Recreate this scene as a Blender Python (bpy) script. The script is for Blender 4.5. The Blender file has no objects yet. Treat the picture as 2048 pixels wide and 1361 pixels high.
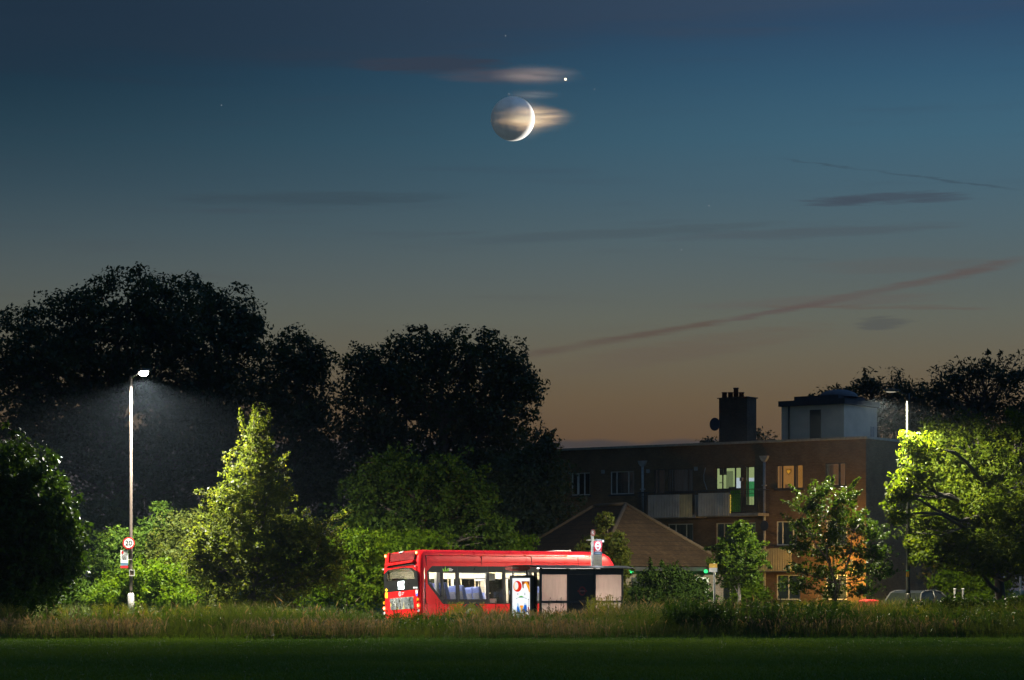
import bpy, bmesh, math, random
import numpy as np
from mathutils import Vector, Matrix

R = math.radians
sc = bpy.context.scene
col = sc.collection

# ------------------------------------------------------------------ camera
F = 5000.0            # focal length in photo pixels (photo is 2048 wide)
HZ = 1178.0           # row of the horizon in the photo
EYE = 1.5             # camera height
cam_d = bpy.data.cameras.new('camera')
cam = bpy.data.objects.new('camera', cam_d)
col.objects.link(cam)
cam_d.sensor_width = 36.0
cam_d.lens = F / 2048.0 * 36.0
cam_d.shift_y = (HZ - 680.5) / 2048.0
cam_d.clip_end = 20000
cam.location = (0, 0, EYE)
cam.rotation_euler = (R(90), 0, 0)
sc.camera = cam


def S(Y):
    return F / Y


def at(px, py, Y):
    return Vector(((px - 1024) * Y / F, Y, EYE + (HZ - py) * Y / F))


def gx(px, Y):
    return (px - 1024) * Y / F


def hz(py, Y):
    return EYE + (HZ - py) * Y / F


# ------------------------------------------------------------------ render
sc.render.engine = 'CYCLES'
cy = sc.cycles
cy.use_denoising = True
try:
    cy.denoiser = 'OPENIMAGEDENOISE'
    cy.denoising_input_passes = 'RGB_ALBEDO_NORMAL'
except Exception:
    pass
cy.max_bounces = 6
cy.diffuse_bounces = 2
cy.glossy_bounces = 3
cy.transmission_bounces = 4
cy.transparent_max_bounces = 16
cy.volume_bounces = 0
cy.caustics_reflective = False
cy.caustics_refractive = False
cy.sample_clamp_indirect = 4.0
cy.use_adaptive_sampling = True
cy.adaptive_threshold = 0.012
sc.view_settings.view_transform = 'Standard'
sc.view_settings.look = 'None'
EXPO = 1.5
sc.view_settings.exposure = EXPO
sc.view_settings.gamma = 1.0
EX = 2.0 ** EXPO


# ------------------------------------------------------------------ nodes
def lin(c):
    """sRGB 0-255 -> linear"""
    out = []
    for v in c[:3]:
        v = v / 255.0
        out.append(v / 12.92 if v <= 0.04045 else ((v + 0.055) / 1.055) ** 2.4)
    return tuple(out) + (1.0,)


class NT:
    def __init__(self, tree):
        self.t = tree
        self.n = tree.nodes
        self.l = tree.links

    def new(self, kind, **kw):
        nd = self.n.new(kind)
        for k, v in kw.items():
            setattr(nd, k, v)
        return nd

    def put(self, inp, v):
        if isinstance(v, bpy.types.NodeSocket):
            self.l.new(v, inp)
        elif v is not None:
            inp.default_value = v

    def math(self, op, a, b=None, c=None, clamp=False):
        nd = self.new('ShaderNodeMath', operation=op)
        nd.use_clamp = clamp
        self.put(nd.inputs[0], a)
        if b is not None:
            self.put(nd.inputs[1], b)
        if c is not None:
            self.put(nd.inputs[2], c)
        return nd.outputs[0]

    def mix(self, fac, a, b, mode='MIX'):
        nd = self.new('ShaderNodeMix', data_type='RGBA', blend_type=mode)
        self.put(nd.inputs[0], fac)
        self.put(nd.inputs[6], a)
        self.put(nd.inputs[7], b)
        return nd.outputs[2]

    def ramp(self, fac, stops, interp='LINEAR'):
        nd = self.new('ShaderNodeValToRGB')
        nd.color_ramp.interpolation = interp
        el = nd.color_ramp.elements
        while len(el) > 1:
            el.remove(el[-1])
        el[0].position, el[0].color = stops[0][0], stops[0][1]
        for p, c in stops[1:]:
            e = el.new(p)
            e.color = c
        self.put(nd.inputs[0], fac)
        return nd.outputs[0]

    def smooth(self, v, lo, hi, a=0.0, b=1.0):
        nd = self.new('ShaderNodeMapRange', interpolation_type='SMOOTHSTEP')
        self.put(nd.inputs[0], v)
        for i, x in ((1, lo), (2, hi), (3, a), (4, b)):
            self.put(nd.inputs[i], x)
        return nd.outputs[0]

    def noise(self, vec, scale, detail=3.0, rough=0.5, dist=0.0):
        nd = self.new('ShaderNodeTexNoise')
        if vec is not None:
            self.put(nd.inputs['Vector'], vec)
        nd.inputs['Scale'].default_value = scale
        nd.inputs['Detail'].default_value = detail
        nd.inputs['Roughness'].default_value = rough
        nd.inputs['Distortion'].default_value = dist
        return nd.outputs[0]

    def comb(self, x, y, z=0.0):
        nd = self.new('ShaderNodeCombineXYZ')
        for i, v in enumerate((x, y, z)):
            self.put(nd.inputs[i], v)
        return nd.outputs[0]

    def scale(self, vec, s):
        nd = self.new('ShaderNodeVectorMath', operation='MULTIPLY')
        self.put(nd.inputs[0], vec)
        nd.inputs[1].default_value = s
        return nd.outputs[0]


MATS = {}


def new_mat(name):
    m = bpy.data.materials.new(name)
    m.use_nodes = True
    m.node_tree.nodes.clear()
    nt = NT(m.node_tree)
    out = nt.new('ShaderNodeOutputMaterial')
    return m, nt, out


def pmat(name, c, rough=0.6, metal=0.0, var=0.25, scale=6.0, bump=0.0, bscale=40.0, coat=0.0, spec=0.5, stretch=(1, 1, 1), dirt=None):
    """principled material with procedural mottling"""
    if name in MATS:
        return MATS[name]
    m, nt, out = new_mat(name)
    tc = nt.new('ShaderNodeTexCoord')
    vec = nt.scale(tc.outputs['Object'], stretch)
    n = nt.noise(vec, scale, 5.0, 0.6)
    f = nt.smooth(n, 0.3, 0.7)
    c = tuple(c[:3])
    lo = tuple(v * (1 - var) for v in c) + (1,)
    hi = tuple(min(1, v * (1 + var * 0.6)) for v in c) + (1,)
    colr = nt.mix(f, lo, hi)
    if dirt:
        n2 = nt.noise(vec, scale * 0.35, 6.0, 0.7)
        colr = nt.mix(nt.smooth(n2, 0.5, 0.75, 0.0, dirt[1]), colr, tuple(dirt[0]) + (1,))
    b = nt.new('ShaderNodeBsdfPrincipled')
    nt.put(b.inputs['Base Color'], colr)
    b.inputs['Roughness'].default_value = rough
    r2 = nt.math('ADD', nt.math('MULTIPLY', n, 0.2), rough - 0.1, clamp=True)
    nt.put(b.inputs['Roughness'], r2)
    b.inputs['Metallic'].default_value = metal
    b.inputs['Specular IOR Level'].default_value = spec
    if coat:
        b.inputs['Coat Weight'].default_value = coat
        b.inputs['Coat Roughness'].default_value = 0.12
    if bump:
        bp = nt.new('ShaderNodeBump')
        bp.inputs['Strength'].default_value = bump
        bp.inputs['Distance'].default_value = 0.02
        nt.put(bp.inputs['Height'], nt.noise(vec, bscale, 4.0, 0.6))
        nt.put(b.inputs['Normal'], bp.outputs[0])
    nt.put(out.inputs[0], b.outputs[0])
    MATS[name] = m
    return m


def emat(name, c, strength, var=0.0, scale=4.0):
    if name in MATS:
        return MATS[name]
    m, nt, out = new_mat(name)
    e = nt.new('ShaderNodeEmission')
    c = tuple(c[:3]) + (1,)
    if var:
        tc = nt.new('ShaderNodeTexCoord')
        n = nt.noise(tc.outputs['Object'], scale, 3.0, 0.5)
        nt.put(e.inputs[0], nt.mix(nt.smooth(n, 0.3, 0.7), tuple(v * (1 - var) for v in c[:3]) + (1,), c))
    else:
        e.inputs[0].default_value = c
    e.inputs[1].default_value = strength / EX
    nt.put(out.inputs[0], e.outputs[0])
    MATS[name] = m
    return m


def glass_mat(name, tint=(0.92, 0.95, 0.93), refl=0.08, rough=0.03):
    if name in MATS:
        return MATS[name]
    m, nt, out = new_mat(name)
    t = nt.new('ShaderNodeBsdfTransparent')
    t.inputs[0].default_value = tuple(tint) + (1,)
    g = nt.new('ShaderNodeBsdfGlossy')
    g.inputs['Roughness'].default_value = rough
    mx = nt.new('ShaderNodeMixShader')
    fr = nt.new('ShaderNodeFresnel')
    fr.inputs[0].default_value = 1.45
    nt.put(mx.inputs[0], nt.math('ADD', nt.math('MULTIPLY', fr.outputs[0], 0.8), refl * 0.4, clamp=True))
    nt.put(mx.inputs[1], t.outputs[0])
    nt.put(mx.inputs[2], g.outputs[0])
    nt.put(out.inputs[0], mx.outputs[0])
    MATS[name] = m
    return m


def frosted_mat(name, c):
    """etched plastic or glass: lets light through, blurred, with streaks of dirt"""
    m, nt, out = new_mat(name)
    tc = nt.new('ShaderNodeTexCoord')
    n = nt.noise(nt.scale(tc.outputs['Object'], (3, 3, 0.5)), 3.0, 5.0, 0.6)
    colr = nt.mix(nt.smooth(n, 0.3, 0.75), tuple(v * 0.86 for v in c) + (1,), tuple(c) + (1,))
    d = nt.new('ShaderNodeBsdfDiffuse')
    nt.put(d.inputs[0], colr)
    t = nt.new('ShaderNodeBsdfTranslucent')
    nt.put(t.inputs[0], colr)
    mx = nt.new('ShaderNodeMixShader')
    mx.inputs[0].default_value = 0.6
    nt.put(mx.inputs[1], d.outputs[0])
    nt.put(mx.inputs[2], t.outputs[0])
    nt.put(out.inputs[0], mx.outputs[0])
    MATS[name] = m
    return m


def leaf_mat(name, c, trans=0.45, rough=0.5, spec=0.35, hue=0.25, tcol=None, yel=(1.75, 1.35, 0.9)):
    m, nt, out = new_mat(name)
    a = nt.new('ShaderNodeAttribute', attribute_name='tint')
    t = a.outputs['Fac']
    c = np.array(c[:3])
    dark = tuple(c * (1 - 0.55 * hue * 2)) + (1,)
    mid = tuple(c) + (1,)
    yel = tuple(np.minimum(1, c * np.array(yel))) + (1,)
    colr = nt.ramp(t, [(0.0, dark), (0.5, mid), (1.0, yel)])
    b = nt.new('ShaderNodeBsdfPrincipled')
    nt.put(b.inputs['Base Color'], colr)
    b.inputs['Roughness'].default_value = rough
    b.inputs['Specular IOR Level'].default_value = spec
    tr = nt.new('ShaderNodeBsdfTranslucent')
    tc = tcol or (1.5, 1.5, 0.55)
    nt.put(tr.inputs[0], nt.mix(1.0, colr, tuple(tc) + (1,), 'MULTIPLY'))
    mx = nt.new('ShaderNodeMixShader')
    mx.inputs[0].default_value = trans
    nt.put(mx.inputs[1], b.outputs[0])
    nt.put(mx.inputs[2], tr.outputs[0])
    nt.put(out.inputs[0], mx.outputs[0])
    MATS[name] = m
    return m


# ------------------------------------------------------------------ objects
def tag(o, label=None, cat=None, group=None, kind=None):
    if label:
        o['label'] = label
    if cat:
        o['category'] = cat
    if group:
        o['group'] = group
    if kind:
        o['kind'] = kind
    return o


def empty(name, loc=(0, 0, 0), rot=(0, 0, 0), label=None, cat=None, group=None):
    o = bpy.data.objects.new(name, None)
    o.empty_display_size = 0.3
    col.objects.link(o)
    o.location = loc
    o.rotation_euler = rot
    return tag(o, label, cat, group)


class MB:
    """collects polygons, then links them as one mesh"""

    def __init__(self):
        self.v = []
        self.f = []
        self.sm = []

    def poly(self, pts, smooth=False):
        i = len(self.v)
        self.v += [tuple(p) for p in pts]
        self.f.append(tuple(range(i, i + len(pts))))
        self.sm.append(smooth)

    def box(self, x0, x1, y0, y1, z0, z1):
        i = len(self.v)
        self.v += [(x0, y0, z0), (x1, y0, z0), (x1, y1, z0), (x0, y1, z0),
                   (x0, y0, z1), (x1, y0, z1), (x1, y1, z1), (x0, y1, z1)]
        for q in ((0, 3, 2, 1), (4, 5, 6, 7), (0, 1, 5, 4), (1, 2, 6, 5), (2, 3, 7, 6), (3, 0, 4, 7)):
            self.f.append(tuple(i + k for k in q))
            self.sm.append(False)
        return self

    def prism(self, pts2, axis, a, b):
        """extrude a 2-D outline along an axis from a to b"""
        def P(p, t):
            if axis == 'x':
                return (t, p[0], p[1])
            if axis == 'y':
                return (p[0], t, p[1])
            return (p[0], p[1], t)
        i = len(self.v)
        n = len(pts2)
        self.v += [P(p, a) for p in pts2] + [P(p, b) for p in pts2]
        self.f.append(tuple(i + k for k in range(n)))
        self.f.append(tuple(i + n + k for k in reversed(range(n))))
        self.sm += [False, False]
        for k in range(n):
            q = (k + 1) % n
            self.f.append((i + k, i + n + k, i + n + q, i + q))
            self.sm.append(False)
        return self

    def tube(self, pts, rad, sides=8, caps=True):
        pts = [Vector(p) for p in pts]
        if not hasattr(rad, '__len__'):
            rad = [rad] * len(pts)
        i = len(self.v)
        for k, p in enumerate(pts):
            d = pts[min(k + 1, len(pts) - 1)] - pts[max(k - 1, 0)]
            d.normalize()
            up = Vector((0, 0, 1)) if abs(d.z) < 0.9 else Vector((1, 0, 0))
            a = d.cross(up).normalized()
            b = d.cross(a).normalized()
            for s in range(sides):
                t = 2 * math.pi * s / sides
                self.v.append(tuple(p + (a * math.cos(t) + b * math.sin(t)) * rad[k]))
        for k in range(len(pts) - 1):
            for s in range(sides):
                q = (s + 1) % sides
                self.f.append((i + k * sides + s, i + (k + 1) * sides + s, i + (k + 1) * sides + q, i + k * sides + q))
                self.sm.append(True)
        if caps:
            self.f.append(tuple(i + s for s in range(sides)))
            self.f.append(tuple(i + (len(pts) - 1) * sides + s for s in reversed(range(sides))))
            self.sm += [False, False]
        return self

    def disc(self, c, ax, ay, rx, ry, n=20):
        c, ax, ay = Vector(c), Vector(ax), Vector(ay)
        self.poly([c + ax * rx * math.cos(2 * math.pi * k / n) + ay * ry * math.sin(2 * math.pi * k / n) for k in range(n)])
        return self

    def plate(self, c, ax, ay, nrm, rx, ry, th, n=20):
        """a thin solid elliptical plate"""
        c, ax, ay, nrm = Vector(c), Vector(ax), Vector(ay), Vector(nrm)
        i = len(self.v)
        for t in (0, th):
            for k in range(n):
                a = 2 * math.pi * k / n
                self.v.append(tuple(c + nrm * t + ax * rx * math.cos(a) + ay * ry * math.sin(a)))
        self.f.append(tuple(i + k for k in reversed(range(n))))
        self.f.append(tuple(i + n + k for k in range(n)))
        self.sm += [False, False]
        for k in range(n):
            q = (k + 1) % n
            self.f.append((i + k, i + q, i + n + q, i + n + k))
            self.sm.append(True)
        return self

    def add_mesh(self, me, M):
        i = len(self.v)
        self.v += [tuple(M @ v.co) for v in me.vertices]
        for p in me.polygons:
            self.f.append(tuple(i + k for k in p.vertices))
            self.sm.append(False)
        return self

    def build(self, name, m, parent=None, bevel=0.0, loc=None, rot=None, segs=2):
        me = bpy.data.meshes.new(name)
        me.from_pydata(self.v, [], self.f)
        me.polygons.foreach_set('use_smooth', self.sm)
        me.materials.append(m)
        bm = bmesh.new()
        bm.from_mesh(me)
        bmesh.ops.recalc_face_normals(bm, faces=bm.faces)
        bm.to_mesh(me)
        bm.free()
        me.update()
        o = bpy.data.objects.new(name, me)
        col.objects.link(o)
        if parent:
            o.parent = parent
        if loc is not None:
            o.location = loc
        if rot is not None:
            o.rotation_euler = rot
        if bevel:
            md = o.modifiers.new('bevel', 'BEVEL')
            md.width = bevel
            md.segments = segs
            md.limit_method = 'ANGLE'
            md.angle_limit = R(40)
        return o


def text_mesh(s, size, ext=0.002):
    cu = bpy.data.curves.new('lettering', 'FONT')
    cu.body = s
    cu.size = size
    cu.extrude = ext
    cu.offset = size * 0.022
    cu.align_x = 'CENTER'
    cu.align_y = 'CENTER'
    o = bpy.data.objects.new('lettering', cu)
    col.objects.link(o)
    dg = bpy.context.evaluated_depsgraph_get()
    me = bpy.data.meshes.new_from_object(o.evaluated_get(dg))
    bpy.data.objects.remove(o)
    bpy.data.curves.remove(cu)
    return me


def text_matrix(origin, ax, ay):
    """text x along ax, y along ay"""
    ax, ay = Vector(ax).normalized(), Vector(ay).normalized()
    az = ax.cross(ay)
    M = Matrix((ax, ay, az)).transposed().to_4x4()
    M.translation = Vector(origin)
    return M


def np_mesh(name, verts, nside, tint, m, parent=None, smooth=False):
    """verts: (N*nside,3) array, one polygon per nside verts"""
    n = len(verts)
    nf = n // nside
    me = bpy.data.meshes.new(name)
    me.vertices.add(n)
    me.vertices.foreach_set('co', verts.astype(np.float32).ravel())
    me.loops.add(n)
    me.loops.foreach_set('vertex_index', np.arange(n, dtype=np.int32))
    me.polygons.add(nf)
    me.polygons.foreach_set('loop_start', np.arange(0, n, nside, dtype=np.int32))
    me.update(calc_edges=True)
    if tint is not None:
        at_ = me.attributes.new('tint', 'FLOAT', 'FACE')
        at_.data.foreach_set('value', tint.astype(np.float32))
    me.materials.append(m)
    o = bpy.data.objects.new(name, me)
    col.objects.link(o)
    if parent:
        o.parent = parent
    return o

# ================================================================== SKY
SUN_EL, SUN_AZ = R(-8.0), R(41.0)       # the sun has set, right of the view


def build_world():
    w = bpy.data.worlds.new('World')
    sc.world = w
    w.use_nodes = True
    w.node_tree.nodes.clear()
    nt = NT(w.node_tree)
    out = nt.new('ShaderNodeOutputWorld')
    bg = nt.new('ShaderNodeBackground')
    tc = nt.new('ShaderNodeTexCoord')
    sep = nt.new('ShaderNodeSeparateXYZ')
    nt.put(sep.inputs[0], tc.outputs['Generated'])
    dx, dy, dz = sep.outputs
    az = nt.math('ARCTAN2', dx, dy)                     # 0 straight ahead, + to the right
    el = nt.math('ARCSINE', dz)

    def E(y):
        return math.atan((HZ - y) / F)

    def A(x):
        return math.atan((x - 1024) / F)

    # twilight gradient by elevation
    def k(y, c):
        return (max(0.0, E(y) + 0.0) / 0.5, lin(c))
    stops = [(0.0, lin((90, 66, 50))), k(960, (95, 73, 55)), k(880, (101, 80, 59)), k(800, (107, 91, 69)), k(720, (106, 99, 82)),
             k(640, (100, 103, 93)), k(560, (91, 101, 100)), k(470, (79, 97, 104)), k(380, (67, 91, 104)),
             k(280, (56, 86, 103)), k(160, (45, 75, 96)), k(40, (39, 62, 86)), (0.62, lin((46, 70, 102))), (1.0, lin((54, 80, 114)))]  # overhead sky, out of view, raised to light the lawn
    stops.sort(key=lambda s: s[0])
    tt = nt.math('DIVIDE', nt.math('MAXIMUM', el, 0.0), 0.5, clamp=True)
    g = nt.ramp(tt, stops)
    # brighter to the right; out of view raised more to light the roof house
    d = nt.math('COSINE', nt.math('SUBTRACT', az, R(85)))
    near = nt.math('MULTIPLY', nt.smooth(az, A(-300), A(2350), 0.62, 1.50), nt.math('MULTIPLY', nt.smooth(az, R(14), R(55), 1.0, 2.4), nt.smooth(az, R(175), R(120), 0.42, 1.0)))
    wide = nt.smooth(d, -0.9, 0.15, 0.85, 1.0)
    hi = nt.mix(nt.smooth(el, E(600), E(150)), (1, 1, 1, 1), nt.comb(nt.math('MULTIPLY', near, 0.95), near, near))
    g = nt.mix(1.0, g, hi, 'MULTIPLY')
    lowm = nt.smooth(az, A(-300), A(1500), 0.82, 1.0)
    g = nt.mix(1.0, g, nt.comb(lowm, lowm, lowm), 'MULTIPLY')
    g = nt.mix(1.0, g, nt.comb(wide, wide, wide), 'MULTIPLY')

    # thin streaky cirrus
    uv = nt.comb(nt.math('MULTIPLY', az, 9.0), nt.math('MULTIPLY', el, 150.0), 0.0)
    uv2 = nt.comb(nt.math('MULTIPLY', az, 14.0), nt.math('MULTIPLY', nt.math('ADD', el, nt.math('MULTIPLY', az, -0.05)), 260.0), 3.3)
    n1 = nt.noise(uv, 1.0, 5.0, 0.55, 0.4)
    n2 = nt.noise(uv2, 1.0, 5.0, 0.6, 0.3)
    st = nt.math('MULTIPLY', nt.smooth(n1, 0.52, 0.78), nt.smooth(n2, 0.35, 0.75))
    st = nt.math('MULTIPLY', st, nt.smooth(el, E(860), E(500), 0.15, 0.85))
    g = nt.mix(nt.math('MULTIPLY', st, 0.45), g, nt.mix(nt.smooth(el, E(700), E(300)), lin((78, 66, 66)), lin((56, 62, 78))))

    # high veil across the top of the view
    edge = nt.math('ADD', E(205), nt.math('MULTIPLY', nt.math('SUBTRACT', az, A(0)), (E(70) - E(205)) / (A(1600) - A(0))))
    wv = nt.math('MULTIPLY', nt.math('SUBTRACT', n1, 0.5), 0.035)
    up = nt.smooth(nt.math('ADD', nt.math('SUBTRACT', el, edge), wv), -0.004, 0.016)
    up = nt.math('MULTIPLY', up, nt.smooth(el, E(40), E(-260), 0.7, 0.45))
    g = nt.mix(up, g, nt.mix(nt.smooth(az, A(0), A(2048)), lin((35, 52, 68)), lin((60, 76, 96))))

    n3 = nt.noise(nt.comb(nt.math('MULTIPLY', az, 45.0), nt.math('MULTIPLY', el, 620.0), 5.1), 1.0, 5.0, 0.6, 0.3)
    wob = nt.math('ADD', nt.math('MULTIPLY', nt.math('SUBTRACT', n2, 0.5), 0.8), nt.math('MULTIPLY', nt.math('SUBTRACT', n3, 0.5), 0.75))

    def blob(px, py, rx, ry, c, amt, slope=0.0, ragged=0.9):
        u = nt.math('DIVIDE', nt.math('SUBTRACT', az, A(px)), rx / F)
        cen = nt.math('ADD', E(py), nt.math('MULTIPLY', nt.math('SUBTRACT', az, A(px)), slope))
        v = nt.math('DIVIDE', nt.math('SUBTRACT', el, cen), ry / F)
        r = nt.math('ADD', nt.math('MULTIPLY', u, u), nt.math('MULTIPLY', v, v))
        r = nt.math('ADD', r, nt.math('MULTIPLY', wob, ragged * 2.2))
        return nt.math('MULTIPLY', nt.smooth(r, 1.2, 0.0), amt), lin(c)

    for args in ((1790, 407, 160, 13, (66, 74, 86), 0.65, 0.02, 2.0), (1690, 412, 90, 9, (66, 76, 88), 0.7, 0.0, 1.6), (1640, 470, 330, 12, (78, 90, 97), 0.7, 0.03),
                 (1200, 470, 380, 12, (74, 88, 95), 0.6, 0.05), (640, 400, 340, 16, (58, 74, 84), 0.6, 0.02),
                 (1765, 650, 60, 14, (86, 88, 85), 0.8, 0.05, 2.2), (1640, 608, 280, 14, (98, 95, 90), 0.6, 0.03), (1380, 700, 300, 26, (102, 90, 78), 0.5, 0.14),
                 (1800, 540, 200, 18, (92, 96, 95), 0.6, 0.0), (860, 132, 180, 20, (53, 62, 77), 0.85, 0.0, 1.5),
                 (1010, 152, 150, 16, (74, 76, 88), 0.75, 0.0)):
        f, c = blob(*args)
        g = nt.mix(f, g, c)

    # vapour trails: straight bands across the sky
    def trail(x0, y0, x1, y1, w0, w1, c, amt):
        sl = (E(y1) - E(y0)) / (A(x1) - A(x0))
        cen = nt.math('ADD', E(y0), nt.math('MULTIPLY', nt.math('SUBTRACT', az, A(x0)), sl))
        t = nt.smooth(az, A(x0), A(x1))
        w = nt.math('ADD', w0 / F, nt.math('MULTIPLY', t, (w1 - w0) / F))
        v = nt.math('ABSOLUTE', nt.math('ADD', nt.math('SUBTRACT', el, cen), nt.math('MULTIPLY', wob, 0.0034)))
        f = nt.smooth(nt.math('DIVIDE', v, w), 1.0, 0.1)
        L = (A(x1) - A(x0)) * 0.16
        f = nt.math('MULTIPLY', f, nt.smooth(az, A(x0), A(x0) + L))
        f = nt.math('MULTIPLY', f, nt.smooth(az, A(x1), A(x1) - L))
        f = nt.math('MULTIPLY', f, nt.smooth(n1, 0.25, 0.6, 0.35, 1.0))
        return nt.math('MULTIPLY', f, amt), lin(c)

    for args in ((1010, 717, 1480, 640, 12, 10, (92, 78, 70), 0.75), (1400, 655, 2080, 528, 9, 13, (94, 82, 79), 0.85),
                 (1500, 614, 2010, 627, 4, 5, (98, 87, 80), 0.65), (1540, 320, 2060, 398, 2.5, 3.5, (54, 66, 78), 0.4)):
        f, c = trail(*args)
        g = nt.mix(f, g, c)

    # low cloud bank near the horizon
    nb = nt.noise(nt.comb(nt.math('MULTIPLY', az, 22.0), 0.0, 7.7), 1.0, 3.0, 0.5)
    top = nt.math('ADD', E(905), nt.math('MULTIPLY', nb, 0.0105))
    f = nt.smooth(nt.math('SUBTRACT', top, el), -0.0006, 0.0016, 0.0, 0.9)
    g = nt.mix(f, g, lin((70, 66, 66)))

    # below the horizon
    g = nt.mix(nt.smooth(el, 0.0, -0.03), g, lin((18, 20, 18)))
    # a physical sky for the sunken sun adds a little over it all
    sky = nt.new('ShaderNodeTexSky')
    sky.sky_type = 'NISHITA'
    sky.sun_disc = False
    sky.sun_elevation = SUN_EL
    sky.sun_rotation = SUN_AZ
    sky.altitude = 20
    sk = nt.mix(1.0, sky.outputs[0], (0.05, 0.05, 0.05, 1), 'MULTIPLY')
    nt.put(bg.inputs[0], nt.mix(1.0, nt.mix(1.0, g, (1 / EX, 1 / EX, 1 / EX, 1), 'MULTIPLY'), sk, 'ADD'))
    bg.inputs[1].default_value = 1.0
    nt.put(out.inputs[0], bg.outputs[0])
    try:
        w.cycles.sampling_method = 'MANUAL'
        w.cycles.sample_map_resolution = 512
    except Exception:
        pass


build_world()

# the sun, below the horizon: the ground shades the place, only the moon and high cloud catch it
sd = bpy.data.lights.new('sun', 'SUN')
sd.energy = 5.0
sd.angle = R(0.5)
sd.color = (1.0, 0.93, 0.82)
so = bpy.data.objects.new('sun', sd)
col.objects.link(so)
sdir = Vector((math.cos(SUN_EL) * math.sin(SUN_AZ), math.cos(SUN_EL) * math.cos(SUN_AZ), math.sin(SUN_EL)))
so.rotation_euler = (-sdir).to_track_quat('-Z', 'Y').to_euler()
so.location = (40, 40, 40)


def sphere_np(nu=64, nv=32):
    mb = MB()
    for j in range(nv):
        a0, a1 = math.pi * j / nv, math.pi * (j + 1) / nv
        for i in range(nu):
            b0, b1 = 2 * math.pi * i / nu, 2 * math.pi * (i + 1) / nu
            P = [(math.sin(a) * math.cos(b), math.sin(a) * math.sin(b), math.cos(a)) for a, b in ((a0, b0), (a1, b0), (a1, b1), (a0, b1))]
            if j == 0:
                P = [P[0], P[1], P[2]]
            elif j == nv - 1:
                P = [P[0], P[1], P[3]]
            mb.poly(P, True)
    return mb


def weld(o):
    bm = bmesh.new()
    bm.from_mesh(o.data)
    bmesh.ops.remove_doubles(bm, verts=bm.verts, dist=1e-5)
    bmesh.ops.recalc_face_normals(bm, faces=bm.faces)
    bm.to_mesh(o.data)
    bm.free()
    for p in o.data.polygons:
        p.use_smooth = True


# moon
MY = 3000.0
m, nt, out = new_mat('moon_dust')
tc = nt.new('ShaderNodeTexCoord')
n = nt.noise(tc.outputs['Object'], 1.6, 5.0, 0.6)
b = nt.new('ShaderNodeBsdfDiffuse')
mc = nt.mix(nt.smooth(n, 0.35, 0.65), (0.78, 0.78, 0.77, 1), (0.95, 0.95, 0.93, 1))
nt.put(b.inputs[0], mc)
e = nt.new('ShaderNodeEmission')                       # earthshine painted in as a faint glow of the surface
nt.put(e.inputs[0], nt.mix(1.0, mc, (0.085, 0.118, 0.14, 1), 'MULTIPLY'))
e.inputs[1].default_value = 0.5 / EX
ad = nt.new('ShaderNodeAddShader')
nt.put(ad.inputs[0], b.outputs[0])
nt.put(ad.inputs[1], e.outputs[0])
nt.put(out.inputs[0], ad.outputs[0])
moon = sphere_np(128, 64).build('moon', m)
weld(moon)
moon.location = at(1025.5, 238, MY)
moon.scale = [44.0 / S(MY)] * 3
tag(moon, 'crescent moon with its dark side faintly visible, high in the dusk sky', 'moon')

pl = sphere_np(16, 8).build('planet', emat('planet_light', (1.0, 0.82, 0.56), 3.2))
weld(pl)
pl.location = at(1131, 159, MY)
pl.scale = [2.4 / S(MY)] * 3
tag(pl, 'bright planet, a warm white point above and right of the moon', 'planet')
sm_ = emat('star_light', (0.8, 0.9, 1.0), 0.32)
for i, (x, y, lab) in enumerate(((1018, 188, 'faint star just above the top of the moon'),
                                 (1189, 179, 'faint star right of and below the bright planet'),
                                 (443, 211, 'faint star alone in the dark left part of the sky'),
                                 (1011, 72, 'faint star high over the moon, near the top of the sky'),
                                 (1418, 412, 'faint star between the moon and the dark streak of cloud'),
                                 (1363, 500, 'faint star low over the flat roofed apartment block'))):
    o = sphere_np(8, 5).build('star', sm_)
    weld(o)
    o.location = at(x, y, MY)
    o.scale = [1.1 / S(MY)] * 3
    tag(o, lab, 'star', 'faint stars in the dusk sky')


# thin wisps of cloud in front of the moon, lit by the sunken sun
def cloud(px, py, rx, ry, Y, dens, label, g=0.55, seed=0.0, colr=(1.0, 0.86, 0.7), plain=False):
    m, nt, out = new_mat('cloud_vapour')
    tc = nt.new('ShaderNodeTexCoord')
    ob = tc.outputs['Object']
    ln = nt.new('ShaderNodeVectorMath', operation='LENGTH')
    nt.put(ln.inputs[0], ob)
    n = nt.noise(nt.scale(ob, (0.9, 0.9, 8.0)), 1.0 + seed * 0.13, 4.0, 0.55)
    fall = nt.smooth(ln.outputs['Value'], 1.0, 0.05)
    dn = nt.math('MULTIPLY', nt.math('POWER', fall, 2.6), nt.smooth(n, 0.40, 0.63, 0.06, 1.5) if not plain else 1.0)
    v = nt.new('ShaderNodeVolumeScatter')
    v.inputs['Color'].default_value = tuple(colr) + (1,)
    v.inputs['Anisotropy'].default_value = g
    nt.put(v.inputs['Density'], nt.math('MULTIPLY', dn, dens))
    nt.put(out.inputs['Volume'], v.outputs[0])
    o = sphere_np(24, 12).build('cloud', m)
    weld(o)
    o.location = at(px, py, Y)
    o.scale = (rx / S(Y), rx / S(Y) * 0.6, ry / S(Y))
    tag(o, label, 'cloud', 'wisps of cloud by the moon')
    return o


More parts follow.
